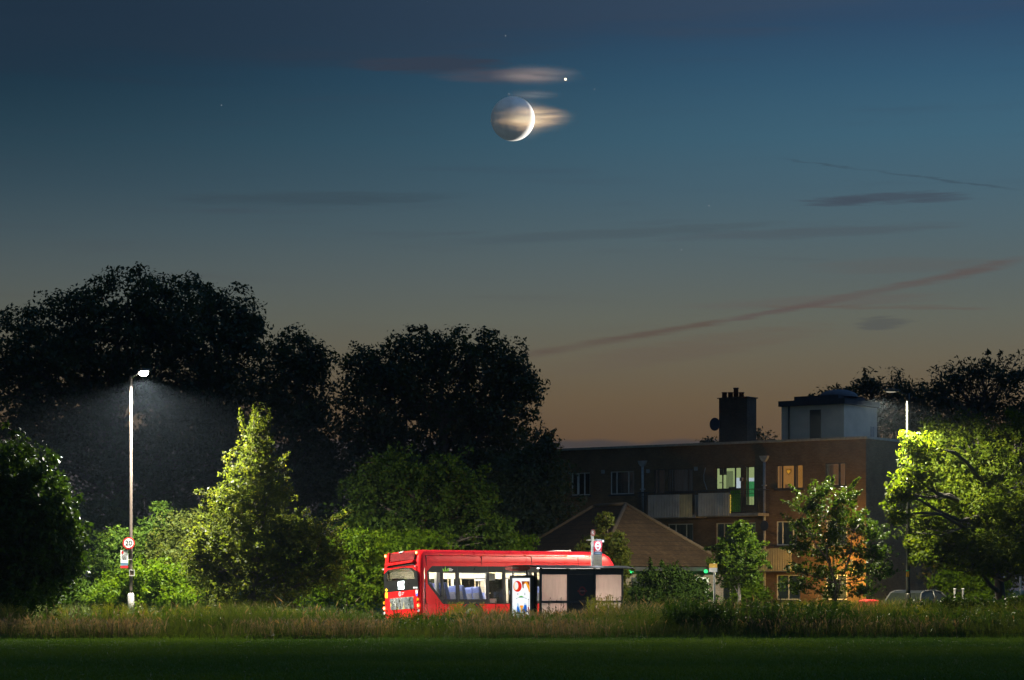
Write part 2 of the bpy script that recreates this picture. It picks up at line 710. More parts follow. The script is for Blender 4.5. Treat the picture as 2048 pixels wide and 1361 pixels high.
cloud(1066, 237, 112, 38, 2500, 0.036, 'warm glowing wisp of cloud drifting across the moon', colr=(1.0, 0.62, 0.30))
cloud(1056, 239, 56, 62, 2460, 0.012, 'faint warm glow added as thin vapour round the lit edge of the moon', seed=6.0, colr=(1.0, 0.7, 0.42), plain=True)  # vapour ball added for the bloom of the crescent
cloud(1072, 150, 150, 26, 2500, 0.005, 'pinkish streak of thin cloud beside the bright planet', seed=2.0, colr=(1.0, 0.74, 0.6))
cloud(1068, 190, 90, 12, 2500, 0.005, 'short thin streak of cloud just over the moon', seed=4.0, colr=(1.0, 0.8, 0.66))

# ================================================================== GROUND
def ground_mat():
    m, nt, out = new_mat('mown_turf')
    tc = nt.new('ShaderNodeTexCoord')
    v = tc.outputs['Object']
    n = nt.noise(v, 0.35, 5.0, 0.6)
    n2 = nt.noise(nt.scale(v, (1, 0.25, 1)), 3.0, 5.0, 0.7)
    c = nt.mix(nt.smooth(n, 0.3, 0.7), (0.05, 0.10, 0.02, 1), (0.065, 0.125, 0.026, 1))
    c = nt.mix(nt.smooth(n2, 0.35, 0.75, 0.0, 0.8), c, (0.06, 0.10, 0.03, 1))
    n4 = nt.noise(nt.scale(v, (0.6, 1.4, 1)), 0.9, 4.0, 0.65)
    c = nt.mix(nt.smooth(n4, 0.52, 0.72, 0.0, 0.55), c, (0.022, 0.055, 0.012, 1))
    b = nt.new('ShaderNodeBsdfPrincipled')
    nt.put(b.inputs['Base Color'], c)
    b.inputs['Roughness'].default_value = 0.9
    b.inputs['Specular IOR Level'].default_value = 0.15
    bp = nt.new('ShaderNodeBump')
    bp.inputs['Strength'].default_value = 0.8
    bp.inputs['Distance'].default_value = 0.05
    nt.put(bp.inputs['Height'], nt.noise(v, 14.0, 5.0, 0.7))
    nt.put(b.inputs['Normal'], bp.outputs[0])
    nt.put(out.inputs[0], b.outputs[0])
    return m


gm = ground_mat()
mb = MB()
mb.poly([(-1800, -300, 0), (1800, -300, 0), (1800, 2200, 0), (-1800, 2200, 0)])
tag(mb.build('ground', gm), kind='structure')

# road frame: origin near the rear of the bus, x runs along the road (away to the right)
YAW = R(37.5)
RX, RY = Vector((math.cos(YAW), math.sin(YAW), 0)), Vector((-math.sin(YAW), math.cos(YAW), 0))
BUS0 = Vector((gx(842, 92.6), 92.6, 0))
asph = pmat('asphalt', (0.05, 0.05, 0.052), 0.85, var=0.3, scale=3.0, bump=0.3, bscale=60)
conc = pmat('kerb_concrete', (0.28, 0.27, 0.25), 0.85, var=0.25, scale=3.0, bump=0.2)
pave = pmat('paving', (0.2, 0.19, 0.18), 0.85, var=0.25, scale=4.0, bump=0.3)
paint = pmat('road_paint', (0.6, 0.6, 0.56), 0.7, var=0.3, scale=8.0)


ARC_R = 20.0
ARC_S = BUS0 - RX * 2.0
ARC_C = ARC_S + RY * ARC_R


def road_path():
    pts = [(BUS0 + RX * t, RY) for t in (90, 60, 40, 20, 10, 0)]
    for k in range(0, 13):
        a = YAW * k / 12.0
        n = Vector((-math.sin(YAW - a), math.cos(YAW - a), 0))
        pts.append((ARC_C - n * ARC_R, n))
    p, n = pts[-1]
    pts += [(p + Vector((-15, 0, 0)), n), (p + Vector((-90, 0, 0)), n)]
    return pts


def road_off(x, y):
    """signed distance from the road axis, - towards the meadow (arrays)"""
    rx, ry = x - BUS0.x, y - BUS0.y
    along = rx * RX.x + ry * RX.y
    off = rx * RY.x + ry * RY.y
    arc = ARC_R - np.hypot(x - ARC_C.x, y - ARC_C.y)
    xe = ARC_C.x
    ye = ARC_C.y - ARC_R
    return np.where(along > -2, off, np.where(x < xe, y - ye, arc))


def ribbon(name, o0, o1, z0, z1, m, end0=None, end1=None, only_straight=False):
    """end0/end1: offsets reached at the left end, where the road narrows"""
    mb = MB()
    P = road_path()
    if only_straight:
        P = P[:6]
    n = len(P)
    W = [max(0.0, min(1.0, (i - 5) / 12.0)) for i in range(n)]
    e0, e1 = (o0 if end0 is None else end0), (o1 if end1 is None else end1)
    for i in range(n - 1):
        (p, nn), (q, k) = P[i], P[i + 1]
        up = Vector((0, 0, 1))
        f, g = W[i], W[i + 1]
        a0, a1 = p + nn * (o0 + (e0 - o0) * f), p + nn * (o1 + (e1 - o1) * f)
        b0, b1 = q + k * (o0 + (e0 - o0) * g), q + k * (o1 + (e1 - o1) * g)
        mb.poly([a0 + up * z1, b0 + up * z1, b1 + up * z1, a1 + up * z1])
        mb.poly([a0 + up * z0, b0 + up * z0, b0 + up * z1, a0 + up * z1])
        mb.poly([a1 + up * z0, b1 + up * z0, b1 + up * z1, a1 + up * z1])
    return tag(mb.build(name, m), kind='structure')


ribbon('road', -4.0, 3.0, -0.2, 0.006, asph, end0=-0.4, end1=1.5)
ribbon('kerb', -4.15, -4.0, -0.2, 0.12, conc, end0=-0.55, end1=-0.4)
ribbon('kerb', 3.0, 3.15, -0.2, 0.12, conc, end0=1.5, end1=1.65)
ribbon('pavement', -7.5, -4.15, -0.2, 0.1, pave, only_straight=True)
ribbon('pavement', 3.15, 4.8, -0.2, 0.1, pave, end0=1.65, end1=3.0)
mb = MB()
for k in range(0, 20):
    a = BUS0 + RX * (k * 4.0) - RY * 0.5 + Vector((0, 0, 0.010))
    mb.poly([a, a + RX * 2, a + RX * 2 + RY * 0.1, a + RY * 0.1])
tag(mb.build('road_markings', paint), kind='structure')


# ================================================================== FOLIAGE
def rand_dirs(rng, n):
    v = rng.normal(size=(n, 3))
    return v / np.linalg.norm(v, axis=1, keepdims=True)


def leaves_np(rng, P, N, size, aspect=0.55, jitter=0.42, fold=0.18, flat=0.5):
    """one kite-shaped leaf per point: P positions, N preferred normals"""
    n = len(P)
    N = N * flat + rand_dirs(rng, n) * 0.75 + np.array((0, 0, 0.25))
    N /= np.linalg.norm(N, axis=1, keepdims=True)
    T = np.cross(N, rand_dirs(rng, n))
    T /= np.linalg.norm(T, axis=1, keepdims=True) + 1e-9
    B = np.cross(N, T)
    L = size * (1 + jitter * rng.normal(size=(n, 1))).clip(0.4, 1.8)
    W = L * aspect
    V = np.empty((n, 4, 3))
    V[:, 0] = P - T * L * 0.5
    V[:, 1] = P - T * L * 0.05 + B * W * 0.5 + N * W * fold
    V[:, 2] = P + T * L * 0.5
    V[:, 3] = P - T * L * 0.05 - B * W * 0.5 + N * W * fold
    return V.reshape(-1, 3)


def crown_points(rng, lobes, n_clump, per, clump_r, shell=0.5, rough=0.16):
    """lobes: (cx,cy,cz,rx,ry,rz). Returns clump centres, leaf points, outward normals, clump id tint"""
    lob = np.array(lobes)
    area = (lob[:, 3] * lob[:, 5]) ** 0.9
    cnt = np.maximum(3, (n_clump * area / area.sum()).astype(int))
    C, O = [], []
    for l, c in zip(lob, cnt):
        d = rand_dirs(rng, c)
        r = 1 - shell * rng.random((c, 1)) ** 1.4
        r *= 1 + rough * rng.normal(size=(c, 1)).clip(-2, 1.4)
        C.append(l[:3] + d * r * l[3:6])
        O.append(d)
    C = np.vstack(C)
    O = np.vstack(O)
    keep = C[:, 2] > 0.1
    C, O = C[keep], O[keep]
    m = len(C)
    k = rng.poisson(per, size=m).clip(1)
    idx = np.repeat(np.arange(m), k)
    cr = clump_r * (0.6 + 0.8 * rng.random(m))
    off = rng.normal(size=(len(idx), 3)).clip(-1.7, 1.7) * 0.5
    off *= cr[idx][:, None]
    off[:, 2] *= 0.75
    P = C[idx] + off
    N = O[idx] * 0.6 + off / (np.linalg.norm(off, axis=1, keepdims=True) + 1e-6) * 0.6
    tc = rng.random(m)
    tint = (0.5 * tc[idx] + 0.5 * rng.random(len(idx)))
    return C, P, N, tint


def limb(mb, a, b, r0, r1, rng, bend=0.12, n=5, sides=6):
    a, b = Vector(a), Vector(b)
    L = (b - a).length
    pts, rad = [], []
    o = Vector(rng.normal(size=3)) * L * bend
    for k in range(n + 1):
        t = k / n
        pts.append(a.lerp(b, t) + o * math.sin(math.pi * t) * 0.6 + Vector(rng.normal(size=3)) * L * 0.015 * (0 < k < n))
        rad.append(r0 + (r1 - r0) * t)
    mb.tube(pts, rad, sides)
    return pts


BARK = pmat('bark', (0.09, 0.075, 0.055), 0.9, var=0.4, scale=8.0, bump=0.6, bscale=20, stretch=(1, 1, 0.3))
PBARK = pmat('pale_bark', (0.26, 0.24, 0.2), 0.85, var=0.35, scale=8.0, bump=0.4, bscale=20, stretch=(1, 1, 0.3))


def plant(name, label, cat, Y, base_px, lobes, mat, n_clump, per, leaf, clump_r, trunk_r=0.15, seed=0, group=None,
          shell=0.55, depth=0.85, shoots=(), bark=None, trunk_top=None, stems=1, twig=0.4, aspect=0.55, rough=0.22, flat=0.5, base_y=None, trunk=True):
    """a tree or shrub. lobes are (px, py, rx, ry[, dY]) in photo pixels at the distance Y"""
    rng = np.random.default_rng(seed + 11)
    root = empty(name, (gx(base_px, Y), base_y or Y, 0), label=label, cat=cat, group=group)
    o = Vector(root.location)
    s = S(Y)
    L3 = []
    for l in lobes:
        dy = l[4] if len(l) > 4 else (rng.random() - 0.5) * 0.9 * l[2] / s
        c = at(l[0], l[1], Y + dy) - o
        rx, rz = l[2] / S(Y + dy), l[3] / S(Y + dy)
        L3.append((c.x, c.y, c.z, rx, max(rx, rz) * depth, rz))
    C, P, N, tint = crown_points(rng, L3, n_clump, per, clump_r, shell, rough)
    mb = MB()
    if trunk:
        top = at(*(trunk_top or (np.mean([l[0] for l in lobes]), np.mean([l[1] for l in lobes]))), Y) - o
        for sidx in range(stems):
            b0 = Vector((rng.normal() * 0.12 * (stems > 1), rng.normal() * 0.12 * (stems > 1), -0.1))
            tp = Vector(top) + Vector((rng.normal() * 0.6, rng.normal() * 0.6, 0)) * (stems > 1)
            tr = limb(mb, b0, tp, trunk_r * (0.7 if stems > 1 else 1), trunk_r * 0.35, rng, 0.03 if stems == 1 else 0.1, 8, 8)
            for i, l in enumerate(L3):
                if stems > 1 and i % stems != sidx:
                    continue
                c = Vector(l[:3])
                k = min(len(tr) - 1, max(1, int(len(tr) * min(0.99, max(0.12, (c.z - l[5] * 0.6) / max(0.5, tp.z) * 0.8)))))
                lp = limb(mb, tr[k], c, trunk_r * 0.42, trunk_r * 0.14, rng, 0.12, 5, 5)
                ncl = max(3, int(7 * twig * 2))
                sel = [q for q in C if ((q - np.array(l[:3])) / np.array(l[3:6]) @ ((q - np.array(l[:3])) / np.array(l[3:6]))) < 1.3]
                rng.shuffle(sel)
                for q in sel[:ncl]:
                    limb(mb, lp[2 + int(rng.integers(0, 4))], q, trunk_r * 0.14, trunk_r * 0.04, rng, 0.12, 3, 4)
    ex = []
    for (x0, y0, x1, y1, w) in shoots:
        a, b = at(x0, y0, Y) - o, at(x1, y1, Y) - o
        a.y += rng.normal() * 0.3
        b.y = a.y + rng.normal() * 0.4
        limb(mb, a, b, 0.02, 0.006, rng, 0.05, 4, 4)
        n = int((b - a).length / leaf * 14)
        t = rng.random((n, 1))
        q = np.array(a) * (1 - t) + np.array(b) * t + rng.normal(size=(n, 3)) * (w / s) * (1.05 - t * 0.75) * 0.5
        P = np.vstack([P, q])
        N = np.vstack([N, rand_dirs(rng, n)])
        tint = np.concatenate([tint, rng.random(n)])
    ok = P[:, 2] > 0.02
    V = leaves_np(rng, P[ok], N[ok], leaf, aspect, flat=flat)
    np_mesh('crown' if cat == 'tree' else 'foliage', V, 4, tint[ok], mat, root)
    if mb.v:
        mb.build('trunk' if cat == 'tree' else 'stem', bark or BARK, root)
    return root


def blades(rng, xy, h, w, lean, mat, name, tint, kind='stuff', head=0.0, parent=None):
    """tall grass: each blade two quads, bending over; optional seed head"""
    n = len(xy)
    a = rng.random(n) * 2 * math.pi
    d = np.stack([np.cos(a), np.sin(a), np.zeros(n)], 1)
    fa = rng.random(n) * math.pi
    s = np.stack([np.cos(fa), np.sin(fa), np.zeros(n)], 1)
    base = np.column_stack([xy, np.zeros(n)])
    hh = h[:, None] if hasattr(h, '__len__') else np.full((n, 1), h)
    ln = (lean * (0.3 + rng.random((n, 1)))) * hh
    up = np.array((0, 0, 1.0))
    p1 = base + up * hh * 0.55 + d * ln * 0.3
    p2 = base + up * hh + d * ln
    ww = (w * (0.6 + 0.8 * rng.random((n, 1))))
    V = np.empty((n, 2, 4, 3))
    V[:, 0, 0] = base - s * ww * 0.5
    V[:, 0, 1] = base + s * ww * 0.5
    V[:, 0, 2] = p1 + s * ww * 0.4
    V[:, 0, 3] = p1 - s * ww * 0.4
    V[:, 1, 0] = V[:, 0, 3]
    V[:, 1, 1] = V[:, 0, 2]
    V[:, 1, 2] = p2 + s * ww * 0.08
    V[:, 1, 3] = p2 - s * ww * 0.08
    if head:
        hs = rng.random(n) < head
        V[hs, 1, 0] = p1[hs] * 0.45 + p2[hs] * 0.55
        V[hs, 1, 1] = p1[hs] * 0.3 + p2[hs] * 0.7 + s[hs] * ww[hs] * 1.6
        V[hs, 1, 2] = p2[hs] + d[hs] * ln[hs] * 0.1
        V[hs, 1, 3] = p1[hs] * 0.3 + p2[hs] * 0.7 - s[hs] * ww[hs] * 1.6
        V[hs, 0, 2] = p1[hs] * 0.2 + p2[hs] * 0.8 + s[hs] * ww[hs] * 0.2
        V[hs, 0, 3] = p1[hs] * 0.2 + p2[hs] * 0.8 - s[hs] * ww[hs] * 0.2
    return V.reshape(-1, 3), np.repeat(tint, 2)

# ================================================================== LAMPS
STEEL = pmat('galvanised_steel', (0.42, 0.41, 0.39), 0.55, metal=0.0, var=0.25, scale=5.0)
DARKST = pmat('dark_painted_steel', (0.035, 0.037, 0.04), 0.45, var=0.3)
WHITE = pmat('white_sign_sheet', (0.75, 0.75, 0.72), 0.5, var=0.08)
REDS = pmat('red_sign_sheet', (0.55, 0.02, 0.025), 0.45, var=0.1)
BLACKS = pmat('black_sign_sheet', (0.015, 0.015, 0.016), 0.5, var=0.1)
BLUES = pmat('blue_grey_sign_sheet', (0.10, 0.19, 0.27), 0.5, var=0.1)
YELS = pmat('yellow_sign_sheet', (0.85, 0.5, 0.01), 0.5, var=0.05)
GREYS = pmat('grey_sign_sheet', (0.3, 0.33, 0.34), 0.5, var=0.1)


def street_lamp(Y, px, py_top, px_head, power, colr, label, pole_mat, base_mat, lens_str, pole_r=0.066, spill=0, cone=158, blend=0.35, swing=0.0):
    s = S(Y)
    root = empty('street_lamp', (gx(px, Y), Y, 0), label=label, cat='street lamp', group='street lamps along the road')
    top = hz(py_top, Y)
    dx = (px_head - px) / s / math.cos(R(swing))
    root.rotation_euler = (0, 0, -R(swing))
    sg = 1 if dx > 0 else -1
    mb = MB()
    mb.tube([(0, 0, 1.32), (0, 0, 1.45), (0, 0, top - 0.3), (0, 0, top)], [pole_r + 0.01, pole_r, pole_r * 0.82, pole_r * 0.8], 14)
    mb.build('pole', pole_mat, root)
    mb = MB()
    mb.tube([(0, 0, -0.1), (0, 0, 1.28), (0, 0, 1.34)], [0.125, 0.12, 0.085], 14)
    mb.build('base', base_mat, root)
    mb = MB()
    mb.tube([(0, 0, top - 0.08), (dx * 0.35, 0, top - 0.02), (dx * 0.7, 0, top + 0.05)], [0.03, 0.028, 0.028], 8)
    mb.build('arm', base_mat, root)
    # flat LED head
    hx = dx
    zc = top + 0.1
    mb = MB()
    prof = [(hx - sg * 0.30, zc - 0.05), (hx - sg * 0.26, zc + 0.03), (hx - sg * 0.02, zc + 0.085), (hx + sg * 0.26, zc + 0.06), (hx + sg * 0.33, zc + 0.01), (hx + sg * 0.3, zc - 0.03)]
    mb.prism(prof, 'y', -0.14, 0.14)
    hd = mb.build('lamp_head', pmat('lamp_casing', (0.08, 0.08, 0.08), 0.5, var=0.15), root, bevel=0.015)
    lens_m = emat('lamp_lens_%d' % int(Y), colr, lens_str)
    big = lens_str > 10
    ln = sphere_np(20, 12).build('lens', lens_m, hd)
    weld(ln)
    ln.location = (hx + sg * 0.02, 0, zc - (0.07 if big else 0.045))
    ln.scale = (0.25, 0.15, 0.14) if big else (0.2, 0.11, 0.03)
    ld = bpy.data.lights.new('lamp_light', 'SPOT')
    ld.energy = power
    ld.color = colr
    ld.spot_size = R(cone)
    ld.spot_blend = blend
    ld.shadow_soft_size = 0.10
    lo = bpy.data.objects.new('lamp_light', ld)
    col.objects.link(lo)
    lo.parent = root
    lo.location = (hx + (0 if lens_str > 10 else sg * 0.5), 0, zc - 0.30)
    if spill:                                   # stray light from the lens, above the main beam
        ld = bpy.data.lights.new('lamp_glow', 'SPOT')
        ld.spot_size = R(178)
        ld.spot_blend = 0.06
        ld.energy = spill
        ld.color = colr
        ld.shadow_soft_size = 0.12
        lo = bpy.data.objects.new('lamp_glow', ld)
        col.objects.link(lo)
        lo.parent = root
        lo.location = (hx + sg * 0.4, 0, zc - 1.0)
    return root


PX_LAMP, YL = 262, 93.6
pole_m = pmat('weathered_steel_pole', (0.085, 0.066, 0.052), 0.5, var=0.3, scale=2.0, stretch=(1, 1, 0.3))
base_m = pmat('peeling_pole_base', (0.5, 0.48, 0.44), 0.75, var=0.45, scale=6.0, dirt=((0.12, 0.11, 0.09), 0.8))
lampL = street_lamp(YL, PX_LAMP, 752, 295, 7800, (1.0, 0.95, 0.84),
                    'tall lit street lamp in front of the green bushes, speed limit sign on its pole', pole_m, base_m, 60.0, cone=158, spill=1500, swing=58)
green_m = pmat('green_painted_pole', (0.006, 0.0075, 0.001), 0.5, var=0.25, scale=3.0)
YR = 96.0
lampR = street_lamp(YR, 1816, 787, 1783, 5200, (1.0, 0.9, 0.66),
                    'green painted street lamp rising out of the large bright tree', green_m, green_m, 0.4, 0.085, spill=380, cone=168, blend=0.25)


def front_lettering(mb, s, size, c, ext=0.0015):
    """text facing the camera side (-Y)"""
    mb.add_mesh(text_mesh(s, size, ext), text_matrix(c, (1, 0, 0), (0, 0, 1)))


# 20 sign
s = S(YL)
c = Vector((gx(258.5, YL) - gx(PX_LAMP, YL), -0.12, hz(1087, YL)))
r20 = empty('speed_limit_sign', Vector((gx(PX_LAMP, YL), YL, 0)) + c,
            label='round white 20 sign with a red ring, fixed to the lit lamp pole', cat='road sign')
mb = MB().plate((0, 0, 0), (1, 0, 0), (0, 0, 1), (0, -1, 0), 0.225, 0.225, 0.012, 32)
mb.box(-0.05, 0.1, 0.002, 0.045, 0.04, 0.07)
mb.build('red_disc', REDS, r20)
mb = MB().plate((0, -0.014, 0), (1, 0, 0), (0, 0, 1), (0, -1, 0), 0.172, 0.172, 0.003, 32)
fc = mb.build('white_face', WHITE, r20)
mb = MB()
front_lettering(mb, '20', 0.26, (0, -0.019, 0.0))
mb.build('lettering', BLACKS, fc)

# small notice plate below it
nb = empty('parking_notice_sign', Vector((gx(249.5, YL), YL - 0.10, hz(1119, YL))),
           label='small white notice plate with grey and red bands below the round 20 sign', cat='road sign')
MB().box(-0.14, 0.14, 0, 0.01, -0.13, 0.335).build('white_panel', WHITE, nb)
MB().box(-0.14, 0.14, -0.003, 0.01, -0.24, -0.132).build('grey_band', BLUES, nb)
MB().box(-0.14, 0.14, -0.003, 0.01, -0.335, -0.242).build('red_band', REDS, nb)
mb = MB()
mb.plate((-0.07, -0.001, 0.255), (1, 0, 0), (0, 0, 1), (0, -1, 0), 0.045, 0.055, 0.002, 20)
mb.build('red_emblem', REDS, nb)
mb = MB()
for k, (z, w) in enumerate(((0.15, 0.1), (0.09, 0.085), (0.04, 0.11), (-0.01, 0.08))):
    mb.box(-w, w, -0.003, -0.0005, z, z + 0.022)
mb.build('lettering', BLACKS, nb)
MB().box(0.14, 0.28, 0.012, 0.03, -0.02, 0.0).build('bracket', STEEL, nb)
# meter box on the pole
bx = empty('switch_box', Vector((gx(264.5, YL), YL - 0.11, hz(1146, YL))),
           label='small grey open frame box strapped to the lit lamp pole under the signs', cat='box')
mb = MB()
mb.box(-0.10, 0.10, 0, 0.05, 0.09, 0.11).box(-0.10, 0.10, 0, 0.05, -0.12, -0.10).box(0.075, 0.10, 0, 0.05, -0.1, 0.09).box(-0.10, -0.08, 0, 0.05, -0.1, 0.09)
mb.build('frame', STEEL, bx, bevel=0.004)
MB().box(-0.08, 0.075, 0.03, 0.05, -0.1, 0.09).build('back_plate', pmat('rusty_plate', (0.16, 0.1, 0.07), 0.8), bx)

# ================================================================== BUS
RED = pmat('red_bus_paint', (0.66, 0.010, 0.012), 0.3, var=0.12, scale=1.5, coat=0.15, spec=0.35, dirt=((0.4, 0.02, 0.02), 0.25))
BGASK = pmat('black_window_surround', (0.012, 0.012, 0.013), 0.3, var=0.2)
CREAM = pmat('cream_interior_panel', (0.55, 0.48, 0.38), 0.6, var=0.08)
GREYF = pmat('grey_vinyl_floor', (0.15, 0.15, 0.16), 0.7)
SEATB = pmat('blue_seat_moquette', (0.17, 0.22, 0.5), 0.85, var=0.3, scale=30)
SEATG = pmat('grey_seat_back', (0.2, 0.2, 0.21), 0.6)
RAIL = pmat('pale_grab_rail', (0.6, 0.5, 0.3), 0.4)
BGLASS = glass_mat('bus_glass', (0.9, 0.93, 0.91), 0.06)
RUB = pmat('tyre_rubber', (0.02, 0.02, 0.02), 0.85)
RIM = pmat('painted_rim', (0.35, 0.35, 0.35), 0.5)
ROLL = R(3.0)
BL, BW = 9.75, 2.44

bus = empty('bus', BUS0, label='red single deck bus, lit inside, standing behind the bus shelter', cat='bus')
M3 = Matrix.Rotation(YAW, 4, 'Z') @ Matrix.Rotation(-ROLL, 4, 'X')
bus.rotation_euler = M3.to_euler()


def zrow(py, l=0.0):
    """height on the near side at row py"""
    return hz(py, 92.6 + 0.609 * l)


def lpx(px, y=0.0):
    """distance along the near side of the bus at photo column px"""
    d = px - 1024.0
    return (d * BUS0.y - F * BUS0.x) / (F * RX.x - d * RX.y)


def rrow(px, py):
    """rear face: photo pixel -> (y across, z)"""
    y = (842 - px) / 79.0 * BW
    return y, EYE + (HZ - (py - 2.9 * y)) / 53.6


Z0, Z1, Z2 = 0.30, zrow(1208.5, 2), zrow(1132.7, 2)      # skirt, window band bottom / top
ZT = 2.98
# body: plan outlines lofted upwards; window band left open on the long sides
LV = [(0.30, 0.0, 0.0, 0.0), (0.62, 0, 0, 0), (Z1, 0, 0, 0), (Z2, 0.0, 0.03, 0.06), (2.55, 0.01, 0.05, 0.16), (2.76, 0.03, 0.07, 0.32), (2.87, 0.07, 0.10, 0.5), (2.94, 0.15, 0.16, 0.75), (2.975, 0.3, 0.3, 1.1), (2.985, 0.6, 0.6, 1.6)]


def plan(z, side, rear, front):
    """rounded rectangle: near side y=side, far side y=BW-side"""
    x0, x1, y0, y1 = rear, BL - front, side, BW - side
    rr, rf = 0.20, 0.45
    pts = []
    # near side from rear to front
    xs = [x0 + rr, 0.9, 1.4, 2.0, 3.0, 4.0, 5.0, 6.0, 7.0, 8.0, x1 - rf]
    pts += [(x, y0) for x in xs]
    for k in range(1, 6):
        a = -math.pi / 2 + math.pi / 2 * k / 6
        pts.append((x1 - rf + rf * math.cos(a), y0 + rf + rf * math.sin(a)))
    pts += [(x1, y0 + rf), (x1, BW / 2), (x1, y1 - rf)]
    for k in range(1, 6):
        a = math.pi / 2 * k / 6
        pts.append((x1 - rf + rf * math.cos(a), y1 - rf + rf * math.sin(a)))
    pts += [(x, y1) for x in reversed(xs)]
    for k in range(1, 6):
        a = math.pi / 2 + math.pi / 2 * k / 6
        pts.append((x0 + rr + rr * math.cos(a), y1 - rr + rr * math.sin(a)))
    pts += [(x0, y1 - rr), (x0, BW * 0.75), (x0, BW * 0.5), (x0, BW * 0.25), (x0, y0 + rr)]
    for k in range(1, 6):
        a = math.pi + math.pi / 2 * k / 6
        pts.append((x0 + rr + rr * math.cos(a), y0 + rr + rr * math.sin(a)))
    return [(p[0], p[1], z) for p in pts]


mb = MB()
rings = [plan(z, a, b, c) for z, a, b, c in LV]
NP = len(rings[0])
WA, WB = 0.30, BL - 0.55      # window band extent along the side
ZR0, ZR1 = 1.26, 2.24         # rear window opening (z)
for k in range(len(rings) - 1):
    for i in range(NP):
        j = (i + 1) % NP
        a, b, c, d = rings[k][i], rings[k][j], rings[k + 1][j], rings[k + 1][i]
        if k == 2:
            if 0 <= i <= 9:                     # near side windows
                continue
            if 27 - 4 <= i <= 33 - 1 and abs(a[1] - b[1]) < 1e-6 and a[1] > BW / 2:   # far side windows
                continue
            if 10 <= i <= 18 + 4 and a[0] > BL - 0.6:                  # windscreen
                continue
            if a[0] < 0.04 and b[0] < 0.04 and a[1] > 0.15 and b[1] > 0.15:      # rear window
                continue
        mb.poly([a, b, c, d], True)
mb.poly(rings[-1])
mb.poly(list(reversed(rings[0])))
body = mb.build('body', RED, bus)
weld(body)
for p in body.data.polygons:
    p.use_smooth = True
md = body.modifiers.new('edge', 'EDGE_SPLIT')
md.split_angle = R(38)

# raised line along the cove and panel joints
mb = MB()
mb.box(0.35, BL - 0.9, -0.004, 0.06, 2.745, 2.765)
mb.box(0.35, BL - 0.8, -0.008, 0.06, 2.50, 2.515)
mb.build('roof_trim', RED, bus)
for x, z in ((0.34, 2.32), (2.9, Z2 + 0.02), (5.3, Z2 + 0.02), (7.6, Z2 + 0.02)):
    MB().box(x, x + 0.010, -0.006, 0.05, z, 2.74).build('panel_joint', pmat('dark_red_gap', (0.2, 0.008, 0.01), 0.6), bus)

# near side window band
zr = zrow
panes = []
for (a, b, t, bt) in ((861.5, 884.5, 1145, 1198.5), (890, 914.5, 1146, 1199), (921.5, 975.5, 1146.5, 1199), (981, 1007.5, 1145.5, 1206), (1014, 1060, 1146, 1206), (1067, 1110, 1146, 1202), (1117, 1150, 1146, 1202), (1157, 1196, 1146, 1202)):
    l0, l1 = lpx(a), lpx(b)
    panes.append([l0, l1, zr(bt, l0), zr(t, l0)])
Y0S, Y1S = -0.006, 0.035
mb = MB()
edges = [WA - 0.02] + [v for p in panes for v in p[:2]] + [WB + 0.1]
for k in range(0, len(edges), 2):
    mb.box(edges[k], edges[k + 1], Y0S, Y1S, Z1, Z2)
for l0, l1, b, t in panes:
    mb.box(l0, l1, Y0S, Y1S, Z1, b)
    mb.box(l0, l1, Y0S, Y1S, t, Z2)
sur = mb.build('window_surround', BGASK, bus)
for x in (887.5, 918, 978, 1011, 1063, 1113):
    l = lpx(x)
    MB().box(l - 0.008, l + 0.008, Y0S - 0.003, Y0S + 0.01, Z1, Z2).build('glazing_joint', pmat('grey_joint', (0.06, 0.065, 0.07), 0.5), sur)
for i, (l0, l1, b, t) in enumerate(panes):
    MB().box(l0, l1, 0.012, 0.018, b, t).build('window', BGLASS, bus)
# transoms: the opening top lights
for i in (2, 4, 6):
    mb = MB()
    l0, l1, b, t = panes[i]
    zt_ = t - 0.21
    mb.box(l0, l1, -0.010, 0.02, zt_ - 0.018, zt_ + 0.018)
    mb.box(l0, l1, -0.012, 0.02, t - 0.005, t + 0.035)
    mb.box(l0 - 0.03, l0 + 0.004, -0.012, 0.02, zt_, t + 0.03)
    mb.box(l1 - 0.004, l1 + 0.03, -0.012, 0.02, zt_, t + 0.03)
    mb.build('window_transom', pmat('grey_window_frame', (0.10, 0.11, 0.115), 0.45), bus)
# slanted red rear end of the band
mb = MB()
lA, lB, lC, lD = lpx(857.0), lpx(861), lpx(886), WA - 0.03
mb.prism([(lD, Z1 - 0.003), (lC + 0.03, Z1 - 0.003), (lA + 0.02, zr(1168, 0.3)), (lA, zr(1143, 0.3)), (lpx(868), Z2 + 0.004), (lD, Z2 + 0.004)], 'y', -0.012, 0.03)
mb.build('side_panel', RED, bus)
mb = MB()
mb.prism([(lC + 0.03, Z1), (lC + 0.18, Z1), (lA + 0.12, zr(1166, 0.3)), (lA + 0.02, zr(1168, 0.3))], 'y', -0.010, 0.02)
mb.build('window_edge', BGASK, bus)

